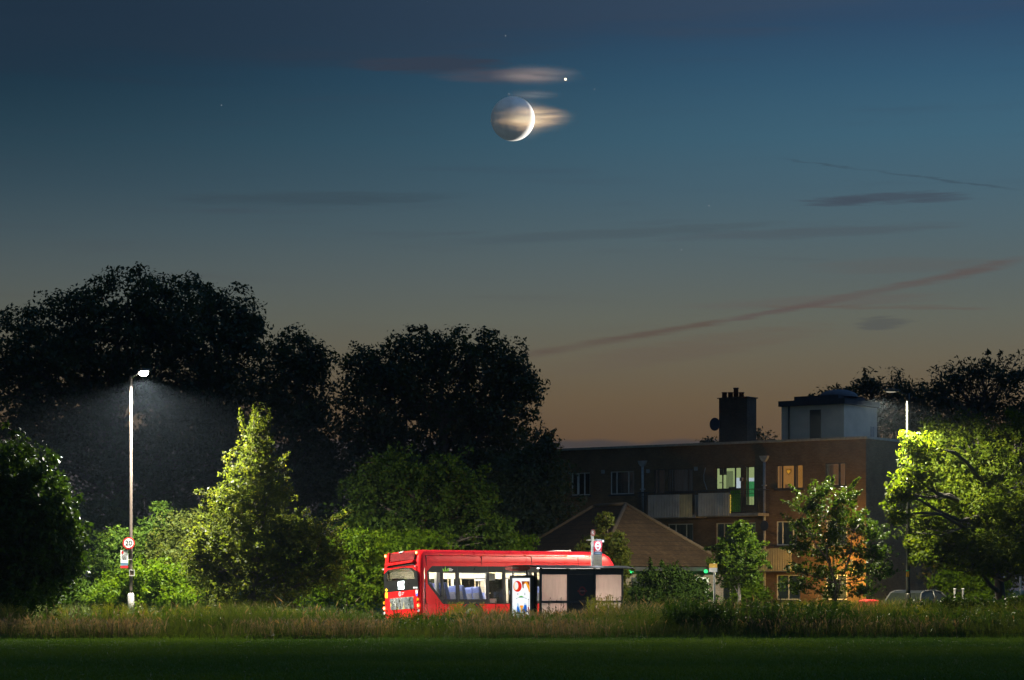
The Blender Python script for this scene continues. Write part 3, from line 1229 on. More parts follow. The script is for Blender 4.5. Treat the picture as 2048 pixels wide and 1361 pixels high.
# green leaf emblem and white lettering above the second window
la, lb = lpx(889), lpx(916)
ze = zr(1139, 1)
mb = MB()
for (a, w, h, lean) in ((0.0, 0.07, 0.12, -0.05), (0.07, 0.06, 0.2, 0.0), (0.13, 0.08, 0.14, 0.07), (0.10, 0.10, 0.08, 0.1)):
    x = la + 0.02 + a
    mb.prism([(x, ze - 0.08), (x + w, ze - 0.08), (x + w * 0.9 + lean, ze - 0.08 + h * 0.7), (x + w * 0.5 + lean, ze - 0.08 + h), (x + lean * 0.6, ze - 0.08 + h * 0.6)], 'y', -0.010, -0.0065)
mb.build('leaf_emblem', pmat('lime_green_vinyl', (0.22, 0.6, 0.02), 0.5, var=0.1), sur)
mb = MB()
for k, (w, z) in enumerate(((0.13, 0.055), (0.2, 0.015), (0.17, -0.025))):
    mb.box(la + 0.27, la + 0.27 + w, -0.009, -0.0065, ze + z - 0.035, ze + z - 0.008)
mb.build('lettering', pmat('white_vinyl', (0.65, 0.66, 0.68), 0.5), sur)

# far side windows (simple pillars), so the trees beyond show through
mb = MB()
for x0, x1 in ((0.2, 0.42), (1.7, 1.82), (3.2, 3.32), (4.6, 4.7), (5.85, 5.95), (7.2, 7.3), (8.45, 8.95)):
    mb.box(x0, x1, BW - 0.05, BW - 0.008, Z1, Z2)
mb.box(0.42, 8.45, BW - 0.045, BW - 0.01, Z1, Z1 + 0.12)
mb.box(0.42, 8.45, BW - 0.045, BW - 0.01, Z2 - 0.34, Z2)
mb.build('far_window_frame', CREAM, bus)
MB().box(0.42, 8.45, BW - 0.025, BW - 0.018, Z1 + 0.12, Z2 - 0.34).build('far_window', glass_mat('tinted_glass', (0.55, 0.6, 0.56), 0.05), bus)

# front: windscreen, dark surround
mb = MB()
for i in range(10, 23):
    a, b, c, d = rings[2][i], rings[2][i + 1], rings[3][i + 1], rings[3][i]
    mb.poly([a, b, c, d], True)
mb.build('windscreen', glass_mat('windscreen_glass', (0.35, 0.38, 0.38), 0.2), bus)

# interior
mb = MB().box(0.25, BL - 0.3, 0.05, BW - 0.05, 0.42, 0.46)
mb.box(0.2, 2.6, 0.05, BW - 0.05, 0.46, 0.62)
mb.build('floor', GREYF, bus)
mb = MB()
mb.box(0.3, BL - 1.2, 0.42, 2.02, 2.50, 2.52)
mb.poly([(0.3, 0.06, Z2 - 0.07), (BL - 1.2, 0.06, Z2 - 0.07), (BL - 1.2, 0.42, 2.50), (0.3, 0.42, 2.50)])
mb.poly([(0.3, BW - 0.06, Z2 - 0.07), (BL - 1.2, BW - 0.06, Z2 - 0.07), (BL - 1.2, 2.02, 2.50), (0.3, 2.02, 2.50)])
mb.build('ceiling', CREAM, bus)
mb = MB()
mb.box(0.1, 0.55, 0.1, BW - 0.1, 0.62, 1.20)
mb.box(0.15, 0.2, 0.1, 0.3, 1.2, 2.3).box(0.15, 0.2, BW - 0.3, BW - 0.1, 1.2, 2.3)
mb.box(8.2, 8.24, 0.06, 1.3, 0.46, 2.35).box(7.9, 8.0, 0.06, BW - 0.06, 1.98, 2.49)
mb.box(4.62, 4.7, BW - 0.3, BW - 0.06, 0.46, 2.4)
mb.box(1.0, 8.0, BW - 0.07, BW - 0.05, 0.46, Z1 + 0.05)
mb.build('interior_panel', CREAM, bus)
for bx_ in ((1.15, 1.32, 0.5, 0.66, 0.6, 2.45), (lpx(981) + 0.05, lpx(981) + 0.17, 0.25, 0.37, 0.46, 2.4), (lpx(984), lpx(1004), 0.3, 0.34, zr(1208, 3), zr(1197, 3)), (lpx(981), lpx(1000), 0.2, 0.9, zr(1160, 3), zr(1146, 3))):
    MB().box(*bx_).build('pale_partition', pmat('white_laminate', (0.62, 0.6, 0.55), 0.5, var=0.06), bus)
mb = MB()
for x, y in ((1.75, 1.3), (2.4, 1.5), (3.05, 1.55), (3.4, 0.9), (3.75, 1.6), (4.3, 1.5), (5.2, 0.9), (6.3, 1.6)):
    mb.tube([(x, y, 0.5), (x, y, 2.48)], 0.017, 8)
mb.tube([(0.8, 0.75, 2.2), (7.8, 0.75, 2.2)], 0.016, 8)
mb.tube([(0.8, 1.7, 2.2), (7.8, 1.7, 2.2)], 0.016, 8)
mb.tube([(2.6, 2.3, 1.45), (5.0, 2.3, 1.45)], 0.016, 8)
mb.build('grab_rail', RAIL, bus)


def bus_seat(x, y, z, flip=False, w=0.44):
    mb = MB()
    sgn = -1 if flip else 1

    def X(v):
        return x + sgn * v
    pr = [(X(0), z), (X(0.02), z + 0.45), (X(-0.12), z + 1.02), (X(-0.17), z + 1.12), (X(-0.24), z + 1.14), (X(-0.25), z + 1.05), (X(-0.12), z + 0.4), (X(-0.1), z)]
    mb.prism(pr, 'y', y, y + w)
    mb.prism([(X(0), z + 0.36), (X(0.42), z + 0.36), (X(0.44), z + 0.44), (X(0.4), z + 0.48), (X(0), z + 0.47)], 'y', y, y + w)
    o = mb.build('seat', SEATB, bus, bevel=0.05, segs=3)
    MB().prism([(X(-0.105), z + 0.2), (X(-0.127), z + 0.4), (X(-0.235), z + 0.9), (X(-0.255), z + 0.9), (X(-0.15), z + 0.4), (X(-0.13), z + 0.2)], 'y', y + 0.03, y + w - 0.03).build('seat_shell', SEATG, o)
    MB().box(X(0.1) - 0.03, X(0.1) + 0.03, y + 0.1, y + 0.2, z - 0.14, z + 0.36).build('seat_leg', SEATG, o)


for x, z in ((0.8, 0.62), (1.48, 0.62), (2.28, 0.52), (3.05, 0.46)):
    bus_seat(x, 0.10, z)
    bus_seat(x, 0.56, z)
for x, z in ((0.95, 0.62), (1.75, 0.62), (2.55, 0.52), (3.7, 0.30), (4.3, 0.30), (6.2, 0.42)):
    bus_seat(x, 1.45, z)
    bus_seat(x, 1.91, z)
for x in (5.2, 6.0):
    bus_seat(x, 0.10, 0.46)
# ceiling lights
LITE = emat('bus_ceiling_light', (1.0, 0.9, 0.76), 85.0)
for x in (0.7, 2.1, 3.5, 4.9, 6.3):
    for y in (0.62, 1.62):
        MB().box(x, x + 1.1, y, y + 0.16, 2.475, 2.498).build('ceiling_light', LITE, bus)

# rear
def rpoly(pts, x0, x1, name, m, par, bev=0.0):
    q = [rrow(*p) for p in pts]
    return MB().prism(q, 'x', x0, x1).build(name, m, par, bevel=bev)


outer = [(767.5, 1186), (767.5, 1149), (776, 1140.5), (809, 1135), (828, 1136), (838, 1143.5), (838.5, 1179)]
inner = [(773, 1162.5), (773, 1151), (778, 1142), (800, 1138), (824, 1138), (831.5, 1145), (832, 1158)]
qo, qi = [rrow(*p) for p in outer], [rrow(*p) for p in inner]
# red panel round the rear window: rectangle with a hole, as strips between matching corners
ya, yb = 0.18, BW - 0.18
rect = [(yb, Z1 - 0.02), (yb, qo[1][1]), (yb, Z2 + 0.02), (qo[3][0], Z2 + 0.02), (ya, Z2 + 0.02), (ya, qo[5][1]), (ya, Z1 - 0.02)]


def frame(outer_, inner_, x0, x1, name, m, par):
    mb = MB()
    n = len(outer_)
    for k in range(n):
        j = (k + 1) % n
        A, B, C, D = outer_[k], outer_[j], inner_[j], inner_[k]
        mb.poly([(x0, *A), (x0, *B), (x0, *C), (x0, *D)])
        mb.poly([(x1, *A), (x1, *B), (x1, *C), (x1, *D)])
        mb.poly([(x0, *D), (x0, *C), (x1, *C), (x1, *D)])
        mb.poly([(x0, *A), (x0, *B), (x1, *B), (x1, *A)])
    return mb.build(name, m, par)


frame(rect, qo, -0.006, 0.05, 'rear_panel', RED, bus)
rw = frame(qo, qi, -0.010, 0.04, 'rear_window_surround', BGASK, bus)
MB().prism(qi, 'x', 0.006, 0.012).build('rear_window', BGLASS, bus)
disp = rpoly([(797, 1179), (798, 1176), (796.5, 1170), (797.5, 1163.5), (810, 1162), (811, 1164), (809.5, 1169), (810.5, 1177), (809, 1179)], -0.016, -0.011, 'route_display', emat('route_display_light', (0.85, 1.0, 0.97), 5.0), bus)
# engine grille with slats, lip, and a dark strip painting the shade below it
GAP = pmat('dark_gap_and_shade', (0.012, 0.003, 0.003), 0.7)
qg = [(782, 1124), (783.5, 1107.5), (835, 1103.5), (832.5, 1119.5)]
q = [rrow(*p) for p in qg]
gr = MB().prism(q, 'x', -0.012, 0.06).build('engine_grille', GAP, bus)
mb = MB()
for k in range(9):
    t = (k + 0.5) / 9
    a = (q[0][0] + (q[1][0] - q[0][0]) * t, q[0][1] + (q[1][1] - q[0][1]) * t)
    b = (q[3][0] + (q[2][0] - q[3][0]) * t, q[3][1] + (q[2][1] - q[3][1]) * t)
    h = 0.0075
    mb.poly([(-0.03, a[0], a[1] - h), (-0.03, b[0], b[1] - h), (-0.013, b[0], b[1] + h), (-0.013, a[0], a[1] + h)])
mb.build('grille_slat', pmat('dull_red_slat', (0.3, 0.012, 0.012), 0.5), gr)
mb = MB()
qa, qb, qc, qd = rrow(775, 1127.5), rrow(834, 1120.5), rrow(832, 1125), rrow(774, 1133)
mb.prism([qa, qb, qc, qd], 'x', -0.09, 0.04)
mb.build('rear_lip', RED, bus, bevel=0.02)
rpoly([(774, 1133.5), (832, 1125.5), (831, 1130), (773, 1136)], -0.014, 0.03, 'lip_shade_strip', GAP, bus)
qa, qb, qc, qd = rrow(776, 1126), rrow(781, 1106), rrow(783, 1106), rrow(781.5, 1126)
MB().prism([qa, qb, qc, qd], 'x', -0.08, 0.03).build('grille_side', RED, bus, bevel=0.01)
rpoly([(802, 1104), (812, 1102.5), (811, 1105), (803, 1106)], -0.05, 0.0, 'rear_camera', STEEL, bus)


def poster_mat():
    m, nt, out = new_mat('grey_poster_print')
    tc = nt.new('ShaderNodeTexCoord')
    n = nt.noise(tc.outputs['Object'], 4.0, 5.0, 0.65, 1.0)
    n2 = nt.noise(tc.outputs['Object'], 2.2, 2.0, 0.5)
    c = nt.ramp(n, [(0.3, (0.03, 0.035, 0.035, 1)), (0.5, (0.14, 0.155, 0.155, 1)), (0.68, (0.4, 0.4, 0.35, 1))])
    c = nt.mix(nt.smooth(n2, 0.58, 0.62, 0.0, 0.6), c, (0.5, 0.42, 0.12, 1))
    b = nt.new('ShaderNodeBsdfPrincipled')
    nt.put(b.inputs['Base Color'], c)
    b.inputs['Roughness'].default_value = 0.4
    nt.put(out.inputs[0], b.outputs[0])
    return m


rpoly([(780, 1221), (779, 1198), (828.5, 1193), (829, 1217)], -0.018, -0.004, 'rear_poster', poster_mat(), bus)
rpoly([(772, 1177), (775.5, 1181), (772, 1185), (769, 1181)], -0.016, -0.007, 'warning_diamond', YELS, bus)
rpoly([(769, 1186), (774.5, 1185.5), (774.5, 1197), (769.5, 1197.5)], -0.012, -0.007, 'yellow_notice', pmat('bright_yellow_vinyl', (0.9, 0.7, 0.02), 0.5), bus)
rpoly([(833.5, 1180.5), (838, 1180), (838, 1187), (834, 1187.5)], -0.012, -0.007, 'white_notice', WHITE, bus)
rpoly([(834, 1187.7), (838, 1187.2), (838, 1192), (834.5, 1192.5)], -0.012, -0.007, 'blue_notice', pmat('blue_vinyl', (0.06, 0.1, 0.55), 0.5), bus)
mb = MB()
for a, b in ((829, 831), (831.6, 833.4), (834.2, 834.9), (835.4, 837.5)):
    mb.prism([rrow(a, 1177.6), rrow(a, 1174.2), rrow(b, 1173.9), rrow(b, 1177.3)], 'x', -0.014, -0.0105)
mb.build('fleet_number', pmat('white_vinyl', (0.65, 0.66, 0.68), 0.5), bus)
yc, zc = rrow(800.5, 1188.5)
mb = MB()
n = 18
for k in range(n):
    a0, a1 = 2 * math.pi * k / n, 2 * math.pi * (k + 1) / n
    mb.poly([(-0.010, yc + r * math.cos(a), zc + r * 1.05 * math.sin(a)) for r, a in ((0.09, a0), (0.09, a1), (0.055, a1), (0.055, a0))])
mb.prism([(yc - 0.04, zc - 0.02), (yc + 0.04, zc - 0.02), (yc + 0.04, zc + 0.02), (yc - 0.04, zc + 0.02)], 'x', -0.011, -0.008)
for k in range(2):
    mb.prism([(yc - 0.13, zc + 0.02 - k * 0.06), (yc - 0.28 + 0.07 * k, zc + 0.02 - k * 0.06), (yc - 0.28 + 0.07 * k, zc + 0.055 - k * 0.06), (yc - 0.13, zc + 0.055 - k * 0.06)], 'x', -0.011, -0.008)
mb.build('operator_emblem', pmat('pale_pink_vinyl', (0.6, 0.4, 0.42), 0.5), bus)

# lights
TAIL = emat('tail_light_glow', (1.0, 0.10, 0.03), 9.0)
TAILH = emat('tail_light_core', (1.0, 0.45, 0.12), 14.0)
AMB = pmat('amber_lens', (0.75, 0.28, 0.01), 0.25)
MRK = emat('marker_glow', (1.0, 0.22, 0.02), 3.5)


def rlight(px, py, r, name, m, core=None):
    y, z = rrow(px, py)
    mb = MB().plate((-0.005, y, z), (0, 1, 0), (0, 0, 1), (-1, 0, 0), r, r, 0.03, 16)
    o = mb.build(name, m, bus)
    if core:
        MB().plate((-0.038, y, z), (0, 1, 0), (0, 0, 1), (-1, 0, 0), r * 0.55, r * 0.55, 0.004, 12).build('bulb', core, o)
    return o


for px, py in ((838.3, 1211), (767, 1218)):
    rlight(px, py, 0.07, 'tail_light', TAIL, TAILH)
for px, py in ((838.3, 1105.5), (773, 1112)):
    rlight(px, py, 0.06, 'top_tail_light', TAIL, TAILH)
for px, py in ((838.3, 1199.5), (767, 1207)):
    rlight(px, py, 0.06, 'indicator', AMB)
for px, py in ((838.6, 1221.5), (767, 1228)):
    rlight(px, py, 0.055, 'reverse_light', WHITE)
for px, py in ((834.5, 1133), (767.5, 1139)):
    rlight(px, py, 0.035, 'camera_pod', STEEL)
for k in range(8):
    x = 1.0 + k * 1.0
    MB().box(x, x + 0.05, -0.006 + 0.02, 0.05, 2.775, 2.80).build('side_marker', emat('side_marker_glow', (1.0, 0.3, 0.05), 0.7), bus)
l = lpx(974)
MB().box(l, l + 0.07, -0.03, 0.01, zr(1242, 3), zr(1239, 3)).build('side_indicator', MRK, bus)
# roof hatch
l = lpx(1135)
MB().box(l, l + 0.75, 0.55, 1.4, 2.96, 3.04).build('roof_hatch', WHITE, bus, bevel=0.02)
# wheels and arches
for x in (2.35, 7.5):
    for y0, y1 in ((-0.002, 0.28), (BW - 0.28, BW + 0.002)):
        o = MB().tube([(x, y0, 0.48), (x, y1, 0.48)], 0.48, 28).build('wheel', RUB, bus)
        yo = y0 - 0.004 if y0 < 1 else y1 + 0.004
        MB().plate((x, yo, 0.48), (1, 0, 0), (0, 0, 1), (0, -1 if y0 < 1 else 1, 0), 0.3, 0.3, 0.01, 24).build('rim', RIM, o)
    mb = MB()
    n = 16
    for k in range(n):
        a0, a1 = math.pi * k / n, math.pi * (k + 1) / n
        mb.poly([(x + r * math.cos(a), -0.008, 0.48 + r * math.sin(a)) for r, a in ((0.50, a0), (0.50, a1), (0.58, a1), (0.58, a0))])
    mb.build('wheel_arch', BGASK, bus)

# ================================================================== SHELTER
SY = R(38.0)
SH0 = Vector((gx(1078, 87.0), 87.0, 0.1))
SXv, SYv = Vector((math.cos(SY), math.sin(SY), 0)), Vector((-math.sin(SY), math.cos(SY), 0))
FROST = frosted_mat('frosted_panel', (0.62, 0.55, 0.5))
DPAN = pmat('dark_solid_panel', (0.012, 0.012, 0.014), 0.4, var=0.2)
shel = empty('bus_shelter', SH0, (0, 0, SY), label='dark bus shelter with pale frosted rear panels, standing in front of the red bus', cat='bus shelter')


def slx(px):
    d = px - 1024.0
    return (d * SH0.y - F * SH0.x) / (F * SXv.x - d * SXv.y)


def szr(py, l):
    return hz(py, SH0.y + SXv.y * l) - SH0.z


HT = szr(1135, 0)
ps = [slx(x) for x in (1081, 1135, 1189, 1244)]
for p in ps:
    MB().box(p - 0.035, p + 0.035, -0.035, 0.035, 0, HT - 0.03).build('post', DARKST, shel, bevel=0.005)
zh, zb0, zb1 = szr(1149.5, 1.5), szr(1206, 1.5), szr(1202, 1.5)
for k, (m, nm) in enumerate(((FROST, 'frosted_panel'), (DPAN, 'solid_panel'), (FROST, 'frosted_panel'))):
    a, b = ps[k] + 0.037, ps[k + 1] - 0.037
    MB().box(a, b, -0.012, 0.012, zb1, zh).build(nm, m, shel)
    MB().box(a, b, -0.012, 0.012, 0.12, zb0).build(nm, m, shel)
    MB().box(a, b, -0.025, 0.025, zb0 + 0.002, zb1 - 0.002).build('mid_rail', DARKST, shel)
    MB().box(a, b, -0.025, 0.025, zh + 0.002, HT - 0.035).build('header', DARKST, shel)
    MB().box(a, b, -0.025, 0.025, 0.05, 0.118).build('bottom_rail', DARKST, shel)
# roof: shallow curved, overhanging
mb = MB()
xa, xb = slx(1074), slx(1262)
prof = [(-0.22, HT + 0.005), (0.3, HT + 0.07), (0.8, HT + 0.085), (1.35, HT + 0.04), (1.35, HT + 0.0), (0.8, HT + 0.03), (0.3, HT + 0.01), (-0.22, HT - 0.035)]
mb.prism(prof, 'x', xa, xb)
mb.build('roof', DARKST, shel, bevel=0.008)
MB().box(ps[1] + 0.1, ps[1] + 0.35, -0.05, -0.026, HT - 0.09, HT - 0.06).build('roof_label', pmat('pale_label', (0.5, 0.5, 0.5), 0.5), shel)
for x in (0.4, 2.0, 3.5):
    MB().tube([(x, 1.2, 0), (x, 1.2, HT)], 0.035, 10).build('front_post', DARKST, shel)
MB().box(0.5, 3.4, 0.28, 0.5, 0.52, 0.56).build('bench', REDS, shel, bevel=0.01)
sl = MB().box(0.5, 3.3, 0.62, 0.74, HT - 0.045, HT - 0.012).build('shelter_lamp', emat('shelter_tube', (1.0, 0.93, 0.85), 6.0), shel)
ld = bpy.data.lights.new('shelter_light', 'AREA')
ld.shape = 'RECTANGLE'
ld.size, ld.size_y = 2.8, 0.12
ld.energy = 190
ld.color = (1.0, 0.88, 0.78)
lo = bpy.data.objects.new('shelter_light', ld)
col.objects.link(lo)
lo.parent = shel
lo.location = (1.9, 0.68, HT - 0.06)
# roundel on the dark panel
cx = slx(1164)
zc = szr(1182.5, cx)
mb = MB()
n = 28
for k in range(n):
    a0, a1 = 2 * math.pi * k / n, 2 * math.pi * (k + 1) / n
    mb.poly([(cx + r * math.cos(a), -0.0145, zc + r * math.sin(a)) for r, a in ((0.165, a0), (0.165, a1), (0.105, a1), (0.105, a0))])
mb.box(cx - 0.215, cx + 0.215, -0.018, -0.0135, zc - 0.035, zc + 0.035)
rd = mb.build('roundel', pmat('faded_red_vinyl', (0.22, 0.02, 0.02), 0.6), shel)
mb = MB()
mb.box(cx - 0.12, cx + 0.12, -0.0195, -0.0182, zc - 0.012, zc + 0.012)
mb.build('lettering', pmat('faded_pale_vinyl', (0.25, 0.2, 0.18), 0.6), rd)

# illuminated poster case on the end
ADF = 0.07
cases = empty('advert_case', SH0, (0, 0, SY), label='lit poster case with a white and colourful poster on the end of the shelter', cat='advert case')
y0, y1 = 0.27, 1.50
zt, zbm = szr(1151, -0.5), 0.22
mb = MB()
mb.box(-0.12, 0.06, y0, y0 + 0.09, zbm, zt).box(-0.12, 0.06, y1 - 0.09, y1, zbm, zt)
mb.box(-0.12, 0.06, y0 + 0.09, y1 - 0.09, zt - 0.09, zt).box(-0.12, 0.06, y0 + 0.09, y1 - 0.09, zbm, zbm + 0.1)
mb.build('frame', DARKST, cases)
MB().box(-0.06, 0.05, y0 + 0.09, y1 - 0.09, zbm + 0.1, zt - 0.09).build('case_back', DARKST, cases)
MB().box(-0.02, 0.0, 0.09, y0 - 0.005, 0.2, zt + 0.1).build('end_glass', glass_mat('dark_end_glass', (0.25, 0.28, 0.26), 0.1), shel)
PW, PB = emat('poster_white', (0.9, 0.93, 0.95), 1.15, 0.05), None
yA, yB, zA, zB = y0 + 0.095, y1 - 0.095, zbm + 0.105, zt - 0.095
poster = MB().box(-0.075, -0.062, yA, yB, zA, zB).build('poster', PW, cases)
X0 = -0.080


def pp(px, py):
    """poster coordinates: px 0..1 left to right, py 0..1 down"""
    return (yB - (yB - yA) * px, zB - (zB - zA) * py)


def blobp(pts, layer, c, st, name='poster_shape'):
    q = [pp(*p) for p in pts]
    x = -0.0755 - 0.0015 * layer
    MB().prism(q, 'x', x - 0.001, x).build(name, emat('poster_ink_%d_%d_%d' % c, lin(c)[:3], st), poster)


def circ(cx_, cy_, rx_, ry_, a0=0, a1=360, n=18):
    return [(cx_ + rx_ * math.cos(R(a0 + (a1 - a0) * k / n)), cy_ + ry_ * math.sin(R(a0 + (a1 - a0) * k / n))) for k in range(n + (a1 - a0 < 360))]


blobp(circ(0.28, 0.2, 0.235, 0.135), 1, (224, 40, 24), 1.1)
blobp(circ(0.2, 0.19, 0.13, 0.1), 2, (250, 214, 170), 1.1)
blobp(circ(0.23, 0.18, 0.085, 0.085), 3, (236, 236, 236), 1.1)
blobp([(0.5, 0.075), (0.93, 0.075), (0.94, 0.2), (0.86, 0.15), (0.7, 0.1), (0.62, 0.16), (0.62, 0.25), (0.56, 0.24)], 1, (150, 70, 36), 1.0)
blobp([(0.62, 0.16), (0.68, 0.1), (0.78, 0.085), (0.86, 0.15), (0.94, 0.2), (0.95, 0.33), (0.91, 0.35), (0.86, 0.26), (0.79, 0.2), (0.74, 0.13), (0.67, 0.14)], 2, (248, 166, 32), 1.1)
blobp(circ(0.48, 0.47, 0.13, 0.04, 180, 360), 1, (90, 190, 70), 1.0)
blobp([(0.2, 0.51), (0.33, 0.475), (0.64, 0.475), (0.8, 0.51), (0.78, 0.49), (0.62, 0.462), (0.35, 0.462), (0.22, 0.49)], 2, (150, 170, 180), 1.0)
blobp([(0.24, 0.72), (0.3, 0.66), (0.38, 0.74), (0.42, 0.84), (0.24, 0.83)], 1, (20, 110, 205), 1.1)
blobp([(0.6, 0.74), (0.66, 0.64), (0.78, 0.66), (0.8, 0.82), (0.58, 0.84)], 1, (16, 96, 200), 1.1)
blobp([(0.26, 0.83), (0.24, 0.62), (0.32, 0.6), (0.4, 0.7), (0.6, 0.7), (0.66, 0.6), (0.76, 0.62), (0.76, 0.83)], 0, (206, 226, 240), 1.0)
blobp([(0.4, 0.7), (0.42, 0.66), (0.58, 0.66), (0.61, 0.7), (0.55, 0.72), (0.53, 0.83), (0.47, 0.83), (0.46, 0.72)], 2, (246, 160, 40), 1.1)
blobp([(0.08, 0.8), (0.14, 0.76), (0.2, 0.83), (0.5, 0.84), (0.68, 0.83), (0.66, 0.87), (0.3, 0.87), (0.12, 0.86)], 3, (40, 120, 30), 0.9)
blobp([(0.84, 0.7), (0.9, 0.68), (0.92, 0.78), (0.85, 0.79)], 2, (200, 60, 50), 1.0)
blobp([(0.12, 0.9), (0.2, 0.87), (0.24, 0.95), (0.14, 0.97)], 2, (190, 110, 60), 0.9)
blobp([(0.62, 0.92), (0.74, 0.87), (0.88, 0.9), (0.84, 0.97), (0.66, 0.98)], 2, (130, 60, 30), 0.9)
for x in (0.3, 0.68):
    blobp(circ(x, 0.385, 0.022, 0.03), 1, (150, 156, 160), 1.0)

# red oval name board at the roof end
ov = empty('name_board', SH0, (0, 0, SY), label='red oval name board on the near end of the shelter roof', cat='sign')
yo0, yo1 = 0.28, 1.72
yc, ry_ = (yo0 + yo1) / 2, (yo1 - yo0) / 2
zc = szr(1136.2, -0.6)
MB().plate((-0.14, yc, zc), (0, 1, 0), (0, 0, 1), (-1, 0, 0), ry_, 0.105, 0.03, 36).build('board', pmat('dull_red_board', (0.4, 0.045, 0.03), 0.5, var=0.15), ov)
mb = MB()
n = 24
for k in range(n):
    a0, a1 = math.pi * (0.04 + 0.92 * k / n), math.pi * (0.04 + 0.92 * (k + 1) / n)
    mb.poly([(-0.174, yc + ry_ * r * math.cos(a), zc + (0.105 * r + (0.0 if r > 0.99 else -0.012)) * math.sin(a)) for r, a in ((1.0, a0), (1.0, a1), (0.9, a1), (0.9, a0))])
mb.build('dark_upper_band', pmat('dark_red_board', (0.12, 0.012, 0.012), 0.5), ov)
mb = MB()
yy = yc + 0.33
for w in (0.05, 0.03, 0.03, 0.035, 0.02, 0.03, 0.045, 0.025, 0.02):
    mb.box(-0.177, -0.1715, yy - w, yy, zc - 0.01, zc + 0.03)
    yy -= w + 0.014
mb.build('lettering', pmat('faded_white_vinyl', (0.45, 0.4, 0.36), 0.6), ov)
mb = MB().box(-0.138, -0.1, yc - 0.5, yc - 0.46, zt - 0.05, zc).box(-0.138, -0.1, yc + 0.3, yc + 0.34, zt - 0.05, zc).box(-0.1, -0.085, yc - 0.5, yc + 0.34, zt - 0.05, zt - 0.02)
mb.build('bracket', DARKST, ov)

# ================================================================== BUS STOP FLAG
FY = 91.0
fx, fs = gx(1184.5, FY), S(FY)
fl = empty('bus_stop_pole', (fx, FY, 0.1), label='bus stop pole with a red emblem flag and a round R disc, behind the shelter', cat='bus stop')
MB().tube([(0, 0, 0), (0, 0, hz(1060, FY) - 0.1)], 0.048, 12).build('pole', pmat('grey_white_pole', (0.45, 0.47, 0.44), 0.5), fl)
w0, w1 = 2.9 / fs, 19.6 / fs
Zf = lambda py: hz(py, FY) - 0.1
flag = MB().box(w0, w1, -0.02, 0.02, Zf(1104), Zf(1082.5)).build('flag', pmat('flag_red', (0.6, 0.01, 0.03), 0.4), fl)
cx, cz = (w0 + w1) / 2, Zf(1093)
rw_, rh_ = 5.6 / fs, 8.6 / fs
mb = MB()
n = 28
for k in range(n):
    a0, a1 = 2 * math.pi * k / n, 2 * math.pi * (k + 1) / n
    mb.poly([(cx + r * rw_ * math.cos(a), -0.0225, cz + r * rh_ * math.sin(a)) for r, a in ((1, a0), (1, a1), (0.6, a1), (0.6, a0))])
for sg in (1, -1):
    mb.poly([(cx + sg * rw_ * 0.62, -0.024, cz + 0.045), (cx + sg * rw_ * 1.28, -0.024, cz), (cx + sg * rw_ * 0.62, -0.024, cz - 0.045)])
mb.box(cx - rw_ * 0.6, cx + rw_ * 0.6, -0.0245, -0.021, cz - 0.028, cz + 0.028)
mb.box(w0 + 0.05, w1 - 0.05, -0.0245, -0.021, Zf(1103.3), Zf(1102))
mb.build('roundel', pmat('flag_white', (0.8, 0.8, 0.8), 0.4, var=0.05), flag)
MB().box(w0, w1, -0.02, 0.02, Zf(1109.8), Zf(1104.2)).build('stop_name_strip', BLUES, fl)
mb = MB().box(w0 + 0.05, w1 - 0.05, -0.0235, -0.0205, Zf(1107.8), Zf(1106.2))
mb.build('lettering', pmat('pale_blue_vinyl', (0.4, 0.55, 0.65), 0.5), fl)
rp = MB().box(w0, w1, -0.02, 0.02, Zf(1132), Zf(1110)).build('route_panel', pmat('pale_green_sheet', (0.42, 0.47, 0.36), 0.5, var=0.12, scale=12), fl)
mb = MB()
for (a, b, y) in ((0.2, 0.45, 1113.5), (0.5, 0.85, 1113.5), (0.12, 0.22, 1119), (0.4, 0.6, 1120.5), (0.7, 0.9, 1120.5), (0.3, 0.5, 1126)):
    mb.box(w0 + (w1 - w0) * a, w0 + (w1 - w0) * b, -0.0235, -0.0205, Zf(y + 1.2), Zf(y))
mb.build('lettering', GREYS, rp)
# solar cap and lamp
MB().box(-11.5 / fs, 6 / fs, -0.13, 0.13, Zf(1081.6), Zf(1079.6)).build('cap_plate', pmat('pale_cap', (0.4, 0.38, 0.3), 0.6), fl, bevel=0.006)
MB().prism([(6.2 / fs, Zf(1081.6)), (6.2 / fs, Zf(1078.5)), (24 / fs, Zf(1079.5)), (22 / fs, Zf(1082))], 'y', -0.11, 0.11).build('solar_panel', DARKST, fl)
MB().plate((21.5 / fs, -0.115, Zf(1083.2)), (1, 0, 0), (0, 0, 1), (0, -1, 0), 0.028, 0.03, 0.03, 12).build('flag_lamp', emat('cold_led', (0.75, 0.85, 1.0), 4.0), fl)
ld = bpy.data.lights.new('flag_light', 'POINT')
ld.energy = 5.0
ld.color = (0.85, 0.92, 1.0)
ld.shadow_soft_size = 0.03
lo = bpy.data.objects.new('flag_light', ld)
col.objects.link(lo)
lo.parent = fl
lo.location = (14 / fs, -0.42, Zf(1083.5))
rdz = Zf(1066)
rd = MB().plate((1.3 / fs, -0.03, rdz), (1, 0, 0), (0, 0, 1), (0, -1, 0), 4.9 / fs, 7.2 / fs, 0.02, 24).build('disc', pmat('faded_brown_red', (0.33, 0.10, 0.07), 0.5), fl)
mb = MB()
mb.add_mesh(text_mesh('R', 0.19), Matrix.Translation((1.0 / fs, -0.053, rdz)) @ Matrix.Diagonal((0.75, 1, 1, 1)) @ text_matrix((0, 0, 0), (1, 0, 0), (0, 0, 1)))
mb.build('lettering', WHITE, rd)

